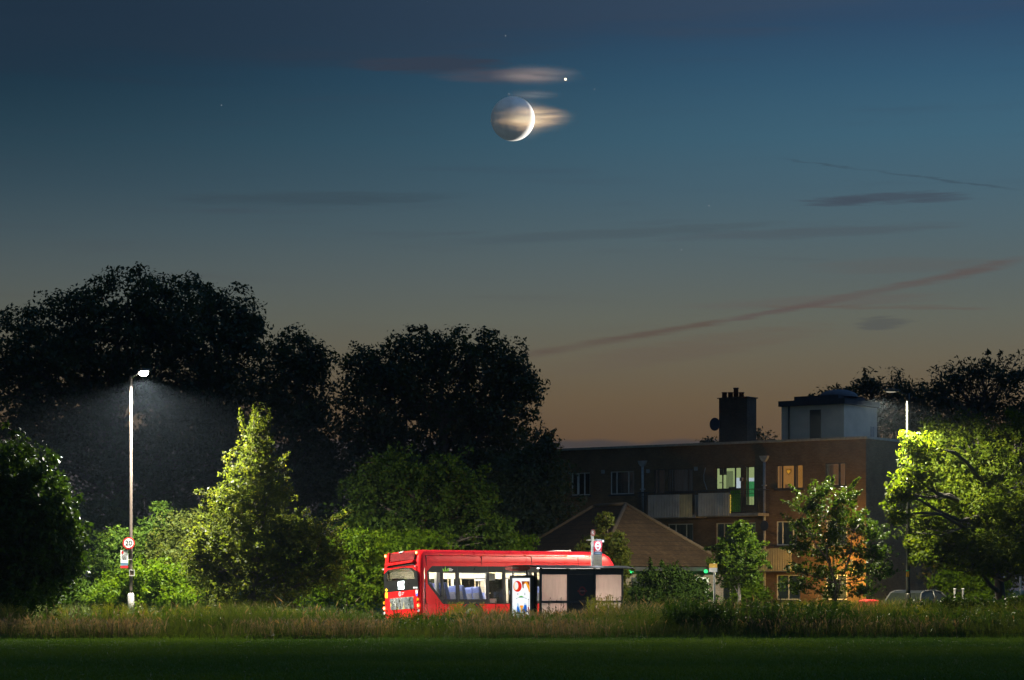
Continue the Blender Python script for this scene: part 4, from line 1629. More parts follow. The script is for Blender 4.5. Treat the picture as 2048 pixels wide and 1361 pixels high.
# ================================================================== OTHER POSTS
py_ = empty('notice_post', (gx(1428.5, 90.0), 90.0, 0), (0, 0, R(-52)), label='pale post with a small yellow and white plate, left of the thin young tree', cat='sign post')
MB().tube([(0, 0, -0.1), (0, 0, hz(1127, 90.0))], 0.038, 10).build('post', pmat('pale_grey_post', (0.5, 0.48, 0.4), 0.6, var=0.25), py_)
MB().box(-0.21, 0.21, -0.055, -0.04, hz(1136, 90), hz(1128, 90)).build('yellow_plate', YELS, py_)
MB().box(-0.21, 0.21, -0.055, -0.04, hz(1144.5, 90), hz(1136.2, 90)).build('white_plate', WHITE, py_)
wp = empty('white_post', (gx(2040.5, 92.0), 92.0, 0), label='plain white post at the right edge beside the big tree trunk', cat='post')
MB().tube([(0, 0, -0.1), (0, 0, hz(1155, 92.0))], 0.04, 10).build('post', pmat('pale_grey_post', (0.5, 0.48, 0.4), 0.6), wp)
MB().tube([(0, 0, hz(1155, 92.0)), (0, 0, hz(1153, 92.0))], 0.045, 10).build('cap', STEEL, wp)
bd = empty('hanging_sign', (gx(1814, YR), YR - 0.14, hz(1146, YR)), label='small orange and green plate on the green street lamp under the tree', cat='sign')
MB().box(-0.05, 0.06, 0, 0.012, -0.16, 0.05).build('orange_plate', pmat('orange_plate', (0.7, 0.32, 0.01), 0.5), bd)
MB().box(-0.05, 0.06, -0.002, 0.012, 0.052, 0.1).build('green_plate', pmat('green_plate', (0.03, 0.35, 0.14), 0.5), bd)
for px in (1909.5, 1926):
    b = empty('bollard', (gx(px, 103), 103, 0), group='pale bollards beyond the parked car', cat='bollard',
              label='pale bollard beyond the parked car, ' + ('left of its pair' if px < 1915 else 'right of its pair'))
    MB().tube([(0, 0, -0.1), (0, 0, hz(1180, 103))], 0.045, 10).build('shaft', pmat('dull_bollard_paint', (0.13, 0.13, 0.12), 0.6), b)
    MB().tube([(0, 0, hz(1180, 103)), (0, 0, hz(1177, 103))], 0.06, 10).build('cap', STEEL, b)

# ================================================================== PARKED CAR
CARP = pmat('dark_silver_paint', (0.014, 0.016, 0.013), 0.45, metal=0.0, var=0.1, coat=0.15)
CG = pmat('car_glass', (0.010, 0.013, 0.010), 0.3, spec=0.2)
car = empty('parked_car', (gx(1838, 101), 101, 0), (0, 0, R(52)), label='dark hatchback car parked under the big bright tree on the right', cat='car')
CW = 1.75
low = [(0.0, 0.32), (0.02, 0.72), (0.12, 0.92), (2.95, 0.9), (3.75, 0.78), (4.0, 0.6), (4.02, 0.3), (3.9, 0.22), (0.1, 0.22)]
top = [(0.14, 0.92), (0.5, 1.33), (0.85, 1.42), (1.7, 1.43), (2.15, 1.36), (2.95, 0.9)]
MB().prism(low, 'y', 0, CW).build('body', CARP, car, bevel=0.07, segs=3)
gh = MB()
t_in = [(x, z) for x, z in top]
mbg = MB()
n = len(top)
for k in range(n - 1):
    a, b = top[k], top[k + 1]
    ia, ib = 0.06 + 0.26 * (a[1] - 0.9), 0.06 + 0.26 * (b[1] - 0.9)
    tgt = mbg if k in (0, 4) else gh
    tgt.poly([(a[0], ia, a[1]), (b[0], ib, b[1]), (b[0], CW - ib, b[1]), (a[0], CW - ia, a[1])])
for sd_ in (0, 1):
    f = (lambda v: v) if sd_ == 0 else (lambda v: CW - v)
    mbg.poly([(x, f(0.06 + 0.26 * (z - 0.9)), z) for x, z in top])
roof_o = gh.build('roof', CARP, car)
gl = mbg.build('windows', CG, car)
for f in ((lambda v: v), (lambda v: CW - v)):
  mb = MB()
  for x0, z0, x1, z1 in ((0.14, 0.92, 0.5, 1.33), (1.55, 0.92, 1.5, 1.42), (2.95, 0.9, 2.15, 1.36), (0.5, 1.33, 0.85, 1.42), (0.85, 1.42, 1.7, 1.43), (1.7, 1.43, 2.15, 1.36)):
        mb.tube([(x0, f(0.05 + 0.26 * (z0 - 0.9)), z0), (x1, f(0.05 + 0.26 * (z1 - 0.9)), z1)], 0.032, 6)
  mb.build('pillar', pmat('silver_trim', (0.07, 0.07, 0.065), 0.4), car)
for x in (0.75, 3.2):
    for y in (-0.01, CW - 0.2):
        o = MB().tube([(x, y, 0.31), (x, y + 0.21, 0.31)], 0.31, 24).build('wheel', RUB, car)
        MB().plate((x, y - 0.003 if y < 0.5 else y + 0.213, 0.31), (1, 0, 0), (0, 0, 1), (0, -1 if y < 0.5 else 1, 0), 0.2, 0.2, 0.01, 20).build('rim', RIM, o)
for y in (0.12, CW - 0.34):
    MB().box(3.93, 4.0, y, y + 0.26, 0.6, 0.7).build('headlight', WHITE, car, bevel=0.02)
    MB().box(-0.01, 0.06, y, y + 0.22, 0.72, 0.88).build('tail_light', REDS, car, bevel=0.02)
for y in (-0.16, CW + 0.02):
    MB().box(2.55, 2.68, y, y + 0.14, 0.95, 1.07).build('wing_mirror', CARP, car, bevel=0.03)
# red bin behind the open shrub
RBIN = empty('red_bin', (gx(1738, 100), 100, 0), (0, 0, R(25)), label='small red bin half hidden by the grass, left of the parked car', cat='bin')
CR = pmat('red_plastic', (0.6, 0.04, 0.04), 0.45, var=0.1)
MB().prism([(-0.22, 0.06), (0.22, 0.06), (0.27, 0.98), (-0.27, 0.98)], 'y', -0.3, 0.3).build('body', CR, RBIN, bevel=0.03)
MB().prism([(-0.29, 0.985), (0.29, 0.985), (0.27, 1.03), (0.0, 1.08), (-0.27, 1.03)], 'y', -0.33, 0.34).build('lid', CR, RBIN, bevel=0.015)
MB().tube([(-0.2, 0.32, 1.0), (0.2, 0.32, 1.0)], 0.02, 8).build('handle', DARKST, RBIN)
for x in (-0.24, 0.24):
    MB().tube([(x - 0.025, 0.27, 0.1), (x + 0.025, 0.27, 0.1)], 0.1, 14).build('wheel', RUB, RBIN)

# ================================================================== APARTMENT BLOCK
def brick_mat(name, c1, c2, mortar, sx=4.4, sz=13.0):
    m, nt, out = new_mat(name)
    tc = nt.new('ShaderNodeTexCoord')
    sp = nt.new('ShaderNodeSeparateXYZ')
    nt.put(sp.inputs[0], tc.outputs['Object'])
    u = nt.math('ADD', sp.outputs[0], sp.outputs[1])
    br = nt.new('ShaderNodeTexBrick')
    nt.put(br.inputs['Vector'], nt.comb(u, sp.outputs[2], 0.0))
    br.inputs['Scale'].default_value = 1.0
    br.inputs['Brick Width'].default_value = 1.0 / sx
    br.inputs['Row Height'].default_value = 1.0 / sz
    br.inputs['Mortar Size'].default_value = 0.011
    br.inputs['Color1'].default_value = tuple(c1) + (1,)
    br.inputs['Color2'].default_value = tuple(c2) + (1,)
    br.inputs['Mortar'].default_value = tuple(mortar) + (1,)
    n = nt.noise(tc.outputs['Object'], 0.9, 5.0, 0.65)
    n2 = nt.noise(nt.scale(tc.outputs['Object'], (1, 1, 3.0)), 5.0, 4.0, 0.7)
    c = nt.mix(nt.smooth(n, 0.35, 0.7, 0.0, 0.55), br.outputs[0], tuple(v * 0.5 for v in c1) + (1,))
    c = nt.mix(nt.smooth(n2, 0.5, 0.72, 0.0, 0.6), c, tuple(min(1, v * 1.5) for v in c2) + (1,))
    b = nt.new('ShaderNodeBsdfPrincipled')
    nt.put(b.inputs['Base Color'], c)
    b.inputs['Roughness'].default_value = 0.9
    b.inputs['Specular IOR Level'].default_value = 0.2
    bp = nt.new('ShaderNodeBump')
    bp.inputs['Strength'].default_value = 0.4
    bp.inputs['Distance'].default_value = 0.01
    nt.put(bp.inputs['Height'], nt.math('SUBTRACT', n2, br.outputs[1]))
    nt.put(b.inputs['Normal'], bp.outputs[0])
    nt.put(out.inputs[0], b.outputs[0])
    return m


BRICK = brick_mat('brown_brick', (0.165, 0.095, 0.042), (0.22, 0.135, 0.065), (0.17, 0.13, 0.085))
COPE = pmat('pale_coping', (0.4, 0.38, 0.33), 0.8)
FRAMEW = pmat('white_window_frame', (0.72, 0.74, 0.7), 0.5, var=0.1)
FRAMED = pmat('dark_window_frame', (0.05, 0.045, 0.04), 0.5)
SILL = pmat('dark_tile_sill', (0.04, 0.035, 0.035), 0.8)
PIPE = pmat('pale_drain_pipe', (0.45, 0.45, 0.43), 0.6)
RENDERW = pmat('painted_render', (0.52, 0.46, 0.38), 0.85, var=0.12, scale=1.5)
LEADD = pmat('dark_roof_felt', (0.03, 0.035, 0.045), 0.8)
RAILM = pmat('black_railing_paint', (0.02, 0.02, 0.02), 0.5)
CONC2 = pmat('balcony_concrete', (0.3, 0.28, 0.25), 0.85)
WGLASS = glass_mat('flat_window_glass', (0.75, 0.8, 0.8), 0.12)


def corr_mat(name, c):
    """corrugated sheet: vertical ribs"""
    m, nt, out = new_mat(name)
    tc = nt.new('ShaderNodeTexCoord')
    sp = nt.new('ShaderNodeSeparateXYZ')
    nt.put(sp.inputs[0], tc.outputs['Object'])
    w = nt.math('SINE', nt.math('MULTIPLY', nt.math('ADD', sp.outputs[0], sp.outputs[1]), 62.0))
    n = nt.noise(tc.outputs['Object'], 2.0, 4.0, 0.6)
    b = nt.new('ShaderNodeBsdfPrincipled')
    nt.put(b.inputs['Base Color'], nt.mix(nt.smooth(n, 0.3, 0.7), tuple(v * 0.75 for v in c) + (1,), tuple(c) + (1,)))
    b.inputs['Roughness'].default_value = 0.6
    bp = nt.new('ShaderNodeBump')
    bp.inputs['Strength'].default_value = 1.0
    bp.inputs['Distance'].default_value = 0.03
    nt.put(bp.inputs['Height'], w)
    nt.put(b.inputs['Normal'], bp.outputs[0])
    nt.put(out.inputs[0], b.outputs[0])
    return m


CORR = corr_mat('pale_corrugated_sheet', (0.66, 0.65, 0.6))
BA = R(36.0)
BC = Vector((gx(1732, 129.0), 129.0, 0))
BX = Vector((-math.cos(BA), math.sin(BA), 0))          # along the front, to the left and away
BN = Vector((-math.sin(BA), -math.cos(BA), 0))         # outward, towards the meadow
bld = empty('apartment_block', BC, Matrix((BX, BN, (0, 0, 1))).transposed().to_euler(),
            label='brown brick flat roofed apartment block with lit top floor windows and balconies', cat='building')


def bp_(px, py, off=0.0):
    """photo pixel -> (along, z) on the plane parallel to the front, off metres in front of it"""
    u = (px - 1024.0) / F
    # point (uY, Y): (P - BC).BN = off
    Y = (off + BC.x * BN.x + BC.y * BN.y) / (u * BN.x + BN.y)
    P = Vector((u * Y, Y, 0))
    return (P - BC).dot(BX), EYE + (HZ - py) * Y / F


LB, DB = 27.0, 11.0
HB = bp_(1732, 878)[1]
wins = {}       # name -> (l0, l1, z0, z1) on the wall


def wrect(x0, y0, x1, y1):
    """window rectangle from its photo corners (x0<x1 in the photo, so l runs backwards)"""
    a, b = bp_(x1, y1), bp_(x0, y0)
    return (a[0], b[0], bp_((x0 + x1) / 2, y1)[1], bp_((x0 + x1) / 2, y0)[1])


W_ = [wrect(1143, 946, 1180, 991), wrect(1221, 943, 1268, 989), wrect(1308, 939, 1330, 1012), wrect(1335, 938, 1386, 984),
      wrect(1431, 935, 1482, 979), wrect(1490, 933, 1511, 1012), wrect(1552, 930, 1606, 978), wrect(1650, 926, 1691, 973),
      wrect(1336, 1048, 1386, 1096), wrect(1432, 1046, 1511, 1091), wrect(1553, 1043, 1594, 1091), wrect(1652, 1040, 1694, 1090),
      wrect(1553, 1150, 1600, 1200), wrect(1652, 1150, 1694, 1200), wrect(1432, 1150, 1500, 1200), wrect(1226, 1048, 1270, 1097)]
# front wall with window openings: split into a grid of cells
ls = sorted(set([0.0, LB] + [v for w in W_ for v in w[:2]]))
zs = sorted(set([-0.2, HB] + [v for w in W_ for v in w[2:]]))
mb = MB()
for i in range(len(ls) - 1):
    lm = (ls[i] + ls[i + 1]) / 2
    # merge runs of cells vertically
    run = None
    for j in range(len(zs) - 1):
        zm = (zs[j] + zs[j + 1]) / 2
        hole = any(w[0] < lm < w[1] and w[2] < zm < w[3] for w in W_)
        if not hole and run is None:
            run = zs[j]
        if (hole or j == len(zs) - 2) and run is not None:
            ze = zs[j] if hole else zs[j + 1]
            mb.poly([(ls[i], 0, run), (ls[i + 1], 0, run), (ls[i + 1], 0, ze), (ls[i], 0, ze)])
            run = None
for l0, l1, z0, z1 in W_:       # reveals
    mb.poly([(l0, 0, z0), (l0, -0.14, z0), (l0, -0.14, z1), (l0, 0, z1)])
    mb.poly([(l1, 0, z0), (l1, -0.14, z0), (l1, -0.14, z1), (l1, 0, z1)])
    mb.poly([(l0, 0, z1), (l1, 0, z1), (l1, -0.14, z1), (l0, -0.14, z1)])
    mb.poly([(l0, 0, z0), (l1, 0, z0), (l1, -0.14, z0), (l0, -0.14, z0)])
mb.poly([(0, 0, -0.2), (0, -DB, -0.2), (0, -DB, HB), (0, 0, HB)])
mb.poly([(LB, 0, -0.2), (LB, -DB, -0.2), (LB, -DB, HB), (LB, 0, HB)])
mb.poly([(0, -DB, -0.2), (LB, -DB, -0.2), (LB, -DB, HB), (0, -DB, HB)])
mb.box(-0.004, 1.0, -4, -1.0, HB - 0.9, HB - 0.87)
mb.build('wall', BRICK, bld)
mb = MB().box(-0.12, LB + 0.1, -DB - 0.1, 0.12, HB + 0.002, HB + 0.12)
mb.build('roof', COPE, bld)

CURT = pmat('grey_net_curtain', (0.32, 0.34, 0.33), 0.9, var=0.3, scale=14, stretch=(1, 1, 0.05))
CURTB = pmat('blue_net_curtain', (0.25, 0.33, 0.4), 0.9, var=0.35, scale=10, stretch=(1, 1, 0.05))
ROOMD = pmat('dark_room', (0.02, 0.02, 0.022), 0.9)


def window(idx, bars, frame_m, back=None, bw=0.05, sill=True):
    """bars: fractions along the photo's left-to-right where mullions stand"""
    l0, l1, z0, z1 = W_[idx]
    mb = MB()
    y0, y1 = -0.11, -0.05
    mb.box(l0, l0 + bw, y0, y1, z0, z1).box(l1 - bw, l1, y0, y1, z0, z1)
    mb.box(l0 + bw, l1 - bw, y0, y1, z0, z0 + bw).box(l0 + bw, l1 - bw, y0, y1, z1 - bw, z1)
    for f in bars:
        w = bw
        if isinstance(f, tuple):
            f, w = f
        l = l1 - (l1 - l0) * f
        mb.box(l - w / 2, l + w / 2, y0 + 0.003, y1 + 0.003, z0 + bw, z1 - bw)
    fr = mb.build('window', frame_m, bld)
    MB().box(l0 + bw, l1 - bw, -0.085, -0.08, z0 + bw, z1 - bw).build('pane', WGLASS, fr)
    if sill:
        MB().box(l0 - 0.08, l1 + 0.08, 0.002, 0.1, z0 - 0.09, z0 - 0.004).build('sill', SILL, fr)
    if back:
        mb = MB()
        n = 40                                    # pleated curtain
        for k in range(n):
            a, b = l0 + (l1 - l0) * k / n, l0 + (l1 - l0) * (k + 1) / n
            mb.poly([(a, -0.22 - 0.03 * (k % 2), z0), (b, -0.22 - 0.03 * ((k + 1) % 2), z0), (b, -0.22 - 0.03 * ((k + 1) % 2), z1), (a, -0.22 - 0.03 * (k % 2), z1)])
        mb.build('curtain', back, fr)
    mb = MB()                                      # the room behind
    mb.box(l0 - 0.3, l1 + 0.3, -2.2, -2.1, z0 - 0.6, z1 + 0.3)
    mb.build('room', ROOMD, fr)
    return fr


window(0, [(0.33, 0.12), 0.68], FRAMEW)
window(1, [0.25, 0.75], FRAMEW, CURT)
window(2, [0.35], FRAMED, None, sill=False)
window(3, [0.12, 0.22, 0.8], FRAMED, CURTB)
window(8, [0.3, 0.72], FRAMEW, CURT)
window(9, [0.2, 0.42, 0.8], FRAMEW, CURTB)
window(10, [0.28, 0.8], FRAMEW, CURT)
window(11, [0.5], FRAMEW, CURTB)
window(12, [0.5], FRAMEW, CURT)
window(13, [0.5], FRAMEW, CURT)
window(14, [0.4], FRAMEW, CURT)
window(15, [0.5], FRAMEW, CURT)


def lit_room(idx, fr, wall, depth=1.6, extras=(), side=None):
    """a shallow room behind a lit window, its walls and things emitting in place of room light"""
    l0, l1, z0, z1 = W_[idx]
    rm = MB().box(l0 - 0.2 + 0.3 * depth, l1 + 0.2 + 0.85 * depth, -depth - 0.1, -depth, z0 - 0.9, z1 + 0.5).build('lit_room', wall, fr)
    for name, m, (a, b, c, d, dep) in extras:
        MB().box(l1 - (l1 - l0) * b + 0.576 * dep, l1 - (l1 - l0) * a + 0.576 * dep, -dep - 0.04, -dep, z1 - (z1 - z0) * d, z1 - (z1 - z0) * c).build(name, m, fr)


GW = emat('lit_kitchen_wall', lin((196, 206, 138))[:3], 0.95, 0.12, 0.8)  # room light put in as emission of the surfaces, no lamp inside
GW2 = emat('lit_kitchen_cupboard', lin((140, 150, 100))[:3], 0.8, 0.1)
SCR = emat('bright_screen', lin((222, 226, 236))[:3], 1.1)
GRN = emat('green_lit_wall', lin((70, 170, 96))[:3], 0.8, 0.2)
f4 = window(4, [(0.26, 0.06), (0.76, 0.07)], FRAMED, sill=False)
for ch in list(f4.children):
    if ch.name.startswith('room'):
        bpy.data.objects.remove(ch)
lit_room(4, f4, GW, 1.5, [('cupboard', GW2, (0.40, 0.66, 0.12, 1.0, 1.2)), ('screen', SCR, (0.80, 1.1, 0.45, 1.0, 1.0)),
                          ('coat', ROOMD, (0.15, 0.42, -0.05, 0.32, 0.5)), ('pot_plant', pmat('dark_pot', (0.03, 0.06, 0.05), 0.7), (0.52, 0.8, 0.88, 1.0, 0.3)),
                          ('shelf', GW2, (0.13, 0.26, 0.62, 0.68, 0.9))])
f5 = window(5, [(0.0, 0.1), (0.22, 0.08), (0.88, 0.06)], FRAMED, sill=False)
for ch in list(f5.children):
    if ch.name.startswith('room'):
        bpy.data.objects.remove(ch)
lit_room(5, f5, GW, 1.2, [('screen', SCR, (0.2, 0.95, 0.27, 0.36, 0.9)), ('green_wall', GRN, (0.0, 1.0, 0.36, 0.75, 1.0))])
OW = emat('orange_lit_wall', lin((186, 122, 54))[:3], 1.05, 0.12, 0.8)
OW2 = emat('dim_orange_lit_wall', lin((128, 84, 50))[:3], 0.85, 0.12, 0.8)
ORC = emat('lit_curtain', lin((186, 128, 70))[:3], 0.85, 0.1, 9)
f6 = window(6, [(0.22, 0.07), (0.68, 0.1), (0.76, 0.06)], FRAMED)
f7 = window(7, [(0.68, 0.09)], FRAMED)
for f in (f6, f7):
    for ch in list(f.children):
        if ch.name.startswith('room'):
            bpy.data.objects.remove(ch)
HEART = emat('heart_lamp', lin((250, 170, 30))[:3], 1.2)
RIMH = emat('heart_rim', lin((120, 66, 12))[:3], 0.8)
lit_room(6, f6, OW, 1.2, [('curtain', ORC, (-0.1, 0.12, -0.1, 1.1, 0.35)), ('curtain', OW2, (0.13, 0.18, -0.1, 1.1, 0.34)),
                          ('pot_plant', OW2, (0.33, 0.6, 0.8, 0.95, 0.4))])
l0, l1, z0, z1 = W_[6]


def heart(sc_, y, m, name, par):
    pts = []
    for k in range(24):
        t = 2 * math.pi * k / 24
        pts.append((16 * math.sin(t) ** 3, 13 * math.cos(t) - 5 * math.cos(2 * t) - 2 * math.cos(3 * t) - math.cos(4 * t)))
    cx_, cz_ = l1 - (l1 - l0) * 0.47 + 0.23, z1 - (z1 - z0) * 0.27
    return MB().prism([(cx_ + x * sc_, cz_ + z * sc_ * 1.15) for x, z in pts], 'y', y - 0.02, y).build(name, m, par)


heart(0.011, -0.40, RIMH, 'heart_ornament', f6)
heart(0.0065, -0.385, HEART, 'heart_lamp', f6)
lit_room(7, f7, OW2, 1.2, [('curtain', emat('dim_curtain', lin((74, 66, 54))[:3], 0.8), (-0.1, 0.2, -0.1, 1.1, 0.3)), ('curtain', emat('brown_curtain', lin((82, 58, 40))[:3], 0.8), (0.21, 0.4, -0.1, 1.1, 0.32)),
                           ('shelf', RIMH, (0.2, 1.0, 0.68, 0.7, 0.8))])


# balconies
def balcony(pxa, pxb, py_floor, panels, rail=None, posts=()):
    """pxa..pxb: photo columns of the front edge; panels: list of (px0, px1, py_top, material)"""
    off = 1.15
    la, lb_ = bp_(pxb, 0, off)[0], bp_(pxa, 0, off)[0]
    zf = bp_((pxa + pxb) / 2, py_floor, off)[1]
    slab = MB().box(la, lb_, 0.003, off - 0.03, zf - 0.16, zf).build('balcony', CONC2, bld)
    for p0, p1, pt, m in panels:
        a, b = bp_(p1, 0, off)[0], bp_(p0, 0, off)[0]
        MB().box(a, b, off - 0.02, off + 0.01, zf - 0.12, bp_((p0 + p1) / 2, pt, off)[1]).build('balcony_panel', m, slab)
    zr_ = bp_((pxa + pxb) / 2, rail, off)[1]
    mb = MB()
    mb.tube([(la, off - 0.05, zr_), (lb_, off - 0.05, zr_)], 0.022, 6)
    mb.tube([(la, 0, zr_), (la, off - 0.05, zr_)], 0.022, 6).tube([(lb_, 0, zr_), (lb_, off - 0.05, zr_)], 0.022, 6)
    mb.tube([(la, off - 0.05, zr_ - 0.22), (lb_, off - 0.05, zr_ - 0.22)], 0.014, 6)
    mb.tube([(la, off - 0.05, zf + 0.06), (lb_, off - 0.05, zf + 0.06)], 0.014, 6)
    n = int((lb_ - la) / 0.13)
    for k in range(n + 1):
        l = la + (lb_ - la) * k / n
        r = 0.022 if k % 8 == 0 else 0.009
        mb.tube([(l, off - 0.05, zf), (l, off - 0.05, zr_)], r, 5)
    for k in range(9):
        y = (off - 0.05) * k / 9
        mb.tube([(la, y, zf), (la, y, zr_)], 0.009, 5).tube([(lb_, y, zf), (lb_, y, zr_)], 0.009, 5)
    mb.build('railing', RAILM, slab)
    return slab, la, lb_, zf, zr_


CORRD = corr_mat('cream_corrugated_sheet', (0.75, 0.63, 0.34))
s1, la, lb_, zf, zr_ = balcony(1275, 1390, 1031, [(1296, 1359, 990, CORR), (1359, 1384, 989.5, CORRD)], 984)
MB().box(la - 0.0, la + 0.03, 0.1, 1.12, zf - 0.1, bp_(1387, 990, 1.15)[1]).build('balcony_panel', CORR, s1)
s2, la2, lb2, zf2, zr2 = balcony(1396, 1516, 1027, [(1396, 1460, 986.5, CORR)], 980)
MB().box(bp_(1482, 0, 0.9)[0], bp_(1463, 0, 0.9)[0], 0.95, 1.02, zf2 + 0.05, zr2 - 0.03).build('green_screen', pmat('green_leaf_screen', (0.10, 0.35, 0.01), 0.8, var=0.6, scale=25), s2)
# string of small lights at the end of the panel
mb = MB()
l = bp_(1461.5, 0, 1.15)[0]
for k in range(9):
    z = zf2 + 0.05 + k * 0.11
    mb.plate((l - 0.02 * (k % 2), 1.19, z), (1, 0, 0), (0, 0, 1), (0, 1, 0), 0.035, 0.045, 0.02, 8)
mb.build('string_lights', emat('warm_string_light', lin((190, 160, 60))[:3], 1.0), s2)
s3, *_ = balcony(1488, 1583, 1138, [(1488, 1540, 1098, CORRD), (1540.3, 1583, 1097, CORRD)], 1092)

# rain pipes with hopper heads
for px, py0, py1 in ((1285, 922, 1030), (1528.5, 912, 1214)):
    l, zt_ = bp_(px, py0, 0.1)
    zb_ = max(0, bp_(px, py1, 0.1)[1])
    mb = MB().tube([(l, 0.09, zb_), (l, 0.09, zt_ - 0.3)], 0.075, 10)
    mb.prism([(l - 0.26, zt_), (l + 0.26, zt_), (l + 0.2, zt_ - 0.16), (l + 0.09, zt_ - 0.3), (l - 0.09, zt_ - 0.3), (l - 0.2, zt_ - 0.16)], 'y', 0.004, 0.2)
    for z in (zt_ - 1.6, zt_ - 3.2):
        if z > zb_:
            mb.box(l - 0.11, l + 0.11, 0.0, 0.18, z, z + 0.07)
    mb.build('rain_pipe', PIPE, bld)
# small wall fittings
mb = MB()
for px, py in ((1297, 943), (1393, 938), (1207, 944), (1484, 959)):
    l, z = bp_(px, py)
    mb.box(l - 0.08, l + 0.08, 0.003, 0.12, z - 0.1, z + 0.1)
mb.build('wall_box', pmat('pale_box', (0.4, 0.4, 0.38), 0.6), bld)
mb = MB()
P = [bp_(x, y) for x, y in ((1412, 936), (1408.5, 950), (1409, 962), (1413, 974), (1415, 980))]
mb.tube([(p[0], 0.05, p[1]) for p in P], 0.022, 6)
mb.build('hanging_cable', PIPE, bld)
l, z = bp_(1535, 1052)
mb = MB().plate((l, 0.3, z), (1, 0, 0), (0, 0, 1), (0, 1, 0), 0.24, 0.27, 0.03, 18)
mb.tube([(l, 0.0, z), (l, 0.32, z)], 0.03, 6)
mb.build('satellite_dish', pmat('dark_dish', (0.03, 0.04, 0.07), 0.5), bld)
# chimney
off = -2.2
la, lb_ = bp_(1494, 0, off)[0], bp_(1438, 0, off)[0]
zt_ = bp_(1466, 797, off)[1]
CHB = brick_mat('dark_chimney_brick', (0.10, 0.06, 0.04), (0.14, 0.085, 0.055), (0.1, 0.09, 0.07))
wch = (lb_ - la)
ch = MB().box(la, lb_, off - 1.0, off, HB + 0.12, zt_).build('chimney', CHB, bld)
MB().box(la - 0.07, lb_ + 0.07, off - 1.07, off + 0.07, zt_ + 0.002, zt_ + 0.06).build('chimney_cap', CHB, ch)
POT = pmat('clay_chimney_pot', (0.16, 0.06, 0.04), 0.8)
for px, py in ((1449, 785), (1461, 785), (1472, 776), (1483, 785)):
    l, z = bp_(px, py, off - 0.5)
    r = 0.14
    MB().tube([(l, off - 0.5, zt_ + 0.06), (l, off - 0.5, z - 0.06), (l, off - 0.5, z - 0.06), (l, off - 0.5, z)], [r * 1.05, r * 0.95, r * 1.12, r * 1.12], 14).build('chimney_pot', POT, ch)
l, z = bp_(1435, 849, off)
mb = MB().plate((l + 0.1, off + 0.1, z), (1, 0, 0), (0, 0, 1), (0.1, 1, 0), 0.32, 0.36, 0.04, 18)
mb.tube([(l + 0.1, off, z - 0.1), (lb_ - 0.05, off - 0.2, z - 0.1)], 0.025, 6)
mb.build('chimney_dish', pmat('dark_dish', (0.03, 0.04, 0.07), 0.5), ch)
# roof house
off = -1.6
lr, lft = bp_(1688, 0, off)[0], bp_(1563, 0, off)[0]
zc_ = bp_(1688, 808, off)[1]
wd = 3.7
rh = MB().box(lr, lft, off - wd, off, HB + 0.121, zc_).build('roof_house', RENDERW, bld)
ztop = bp_(1688, 797, off)[1]
MB().box(lr - 0.12, lft + 0.12, off - wd - 0.1, off + 0.14, zc_ + 0.002, ztop).build('roof_slab', LEADD, rh)
mb = MB().box(lr + 0.5, lft - 0.6, off - wd + 0.4, off - 0.3, ztop + 0.002, ztop + 0.24)
mb.build('upper_slab', LEADD, rh)
cx, cy_ = lr + 1.2, off - 1.6
mb = MB()
rings_ = []
for k in range(7):
    a = math.pi / 2 * k / 6
    rings_.append((1.05 * math.cos(a), 0.42 * math.sin(a)))
for (r0, h0), (r1, h1) in zip(rings_[:-1], rings_[1:]):
    for q in range(20):
        a, b = 2 * math.pi * q / 20, 2 * math.pi * (q + 1) / 20
        mb.poly([(cx + r0 * math.cos(a), cy_ + r0 * math.sin(a), ztop + 0.2 + h0), (cx + r0 * math.cos(b), cy_ + r0 * math.sin(b), ztop + 0.2 + h0),
                 (cx + r1 * math.cos(b), cy_ + r1 * math.sin(b), ztop + 0.2 + h1), (cx + r1 * math.cos(a), cy_ + r1 * math.sin(a), ztop + 0.2 + h1)], True)
mb.build('water_tank', pmat('grey_tank', (0.08, 0.09, 0.11), 0.7), rh)
a, b = bp_(1642, 0, off)[0], bp_(1620, 0, off)[0]
MB().box(a, b, off + 0.002, off + 0.03, HB + 0.125, bp_(1631, 820, off)[1]).build('door', pmat('black_door', (0.012, 0.012, 0.014), 0.6), rh)
a = bp_(1579, 0, off)[0]
MB().tube([(a, off + 0.07, HB + 0.13), (a, off + 0.07, zc_)], 0.05, 8).build('drain', RAILM, rh)
MB().box(lr - 0.02, lr - 0.003, off - wd + 0.35, off - wd + 0.75, HB + 0.13, HB + 0.95).build('vent', pmat('grey_vent', (0.2, 0.2, 0.22), 0.6), rh)

# orange lamp on the front wall, half hidden by the shrub
l, z = bp_(1709, 1143, 0.35)
wl = MB().box(l - 0.1, l + 0.1, 0.0, 0.28, z + 0.1, z + 0.16).build('wall_lamp', DARKST, bld)
MB().plate((l, 0.3, z), (1, 0, 0), (0, 0, 1), (0, 1, 0), 0.13, 0.13, 0.1, 14).build('lamp_glass', emat('sodium_glass', (1.0, 0.55, 0.08), 4.0), wl)


def point(name, loc, e, c, r, par=None):
    ld = bpy.data.lights.new(name, 'POINT')
    ld.energy = e
    ld.color = c
    ld.shadow_soft_size = r
    o = bpy.data.objects.new(name, ld)
    col.objects.link(o)
    if par:
        o.parent = par
    o.location = loc
    return o


point('wall_lamp_light', (l, 1.6, z + 0.1), 240, (1.0, 0.52, 0.10), 0.12, bld)

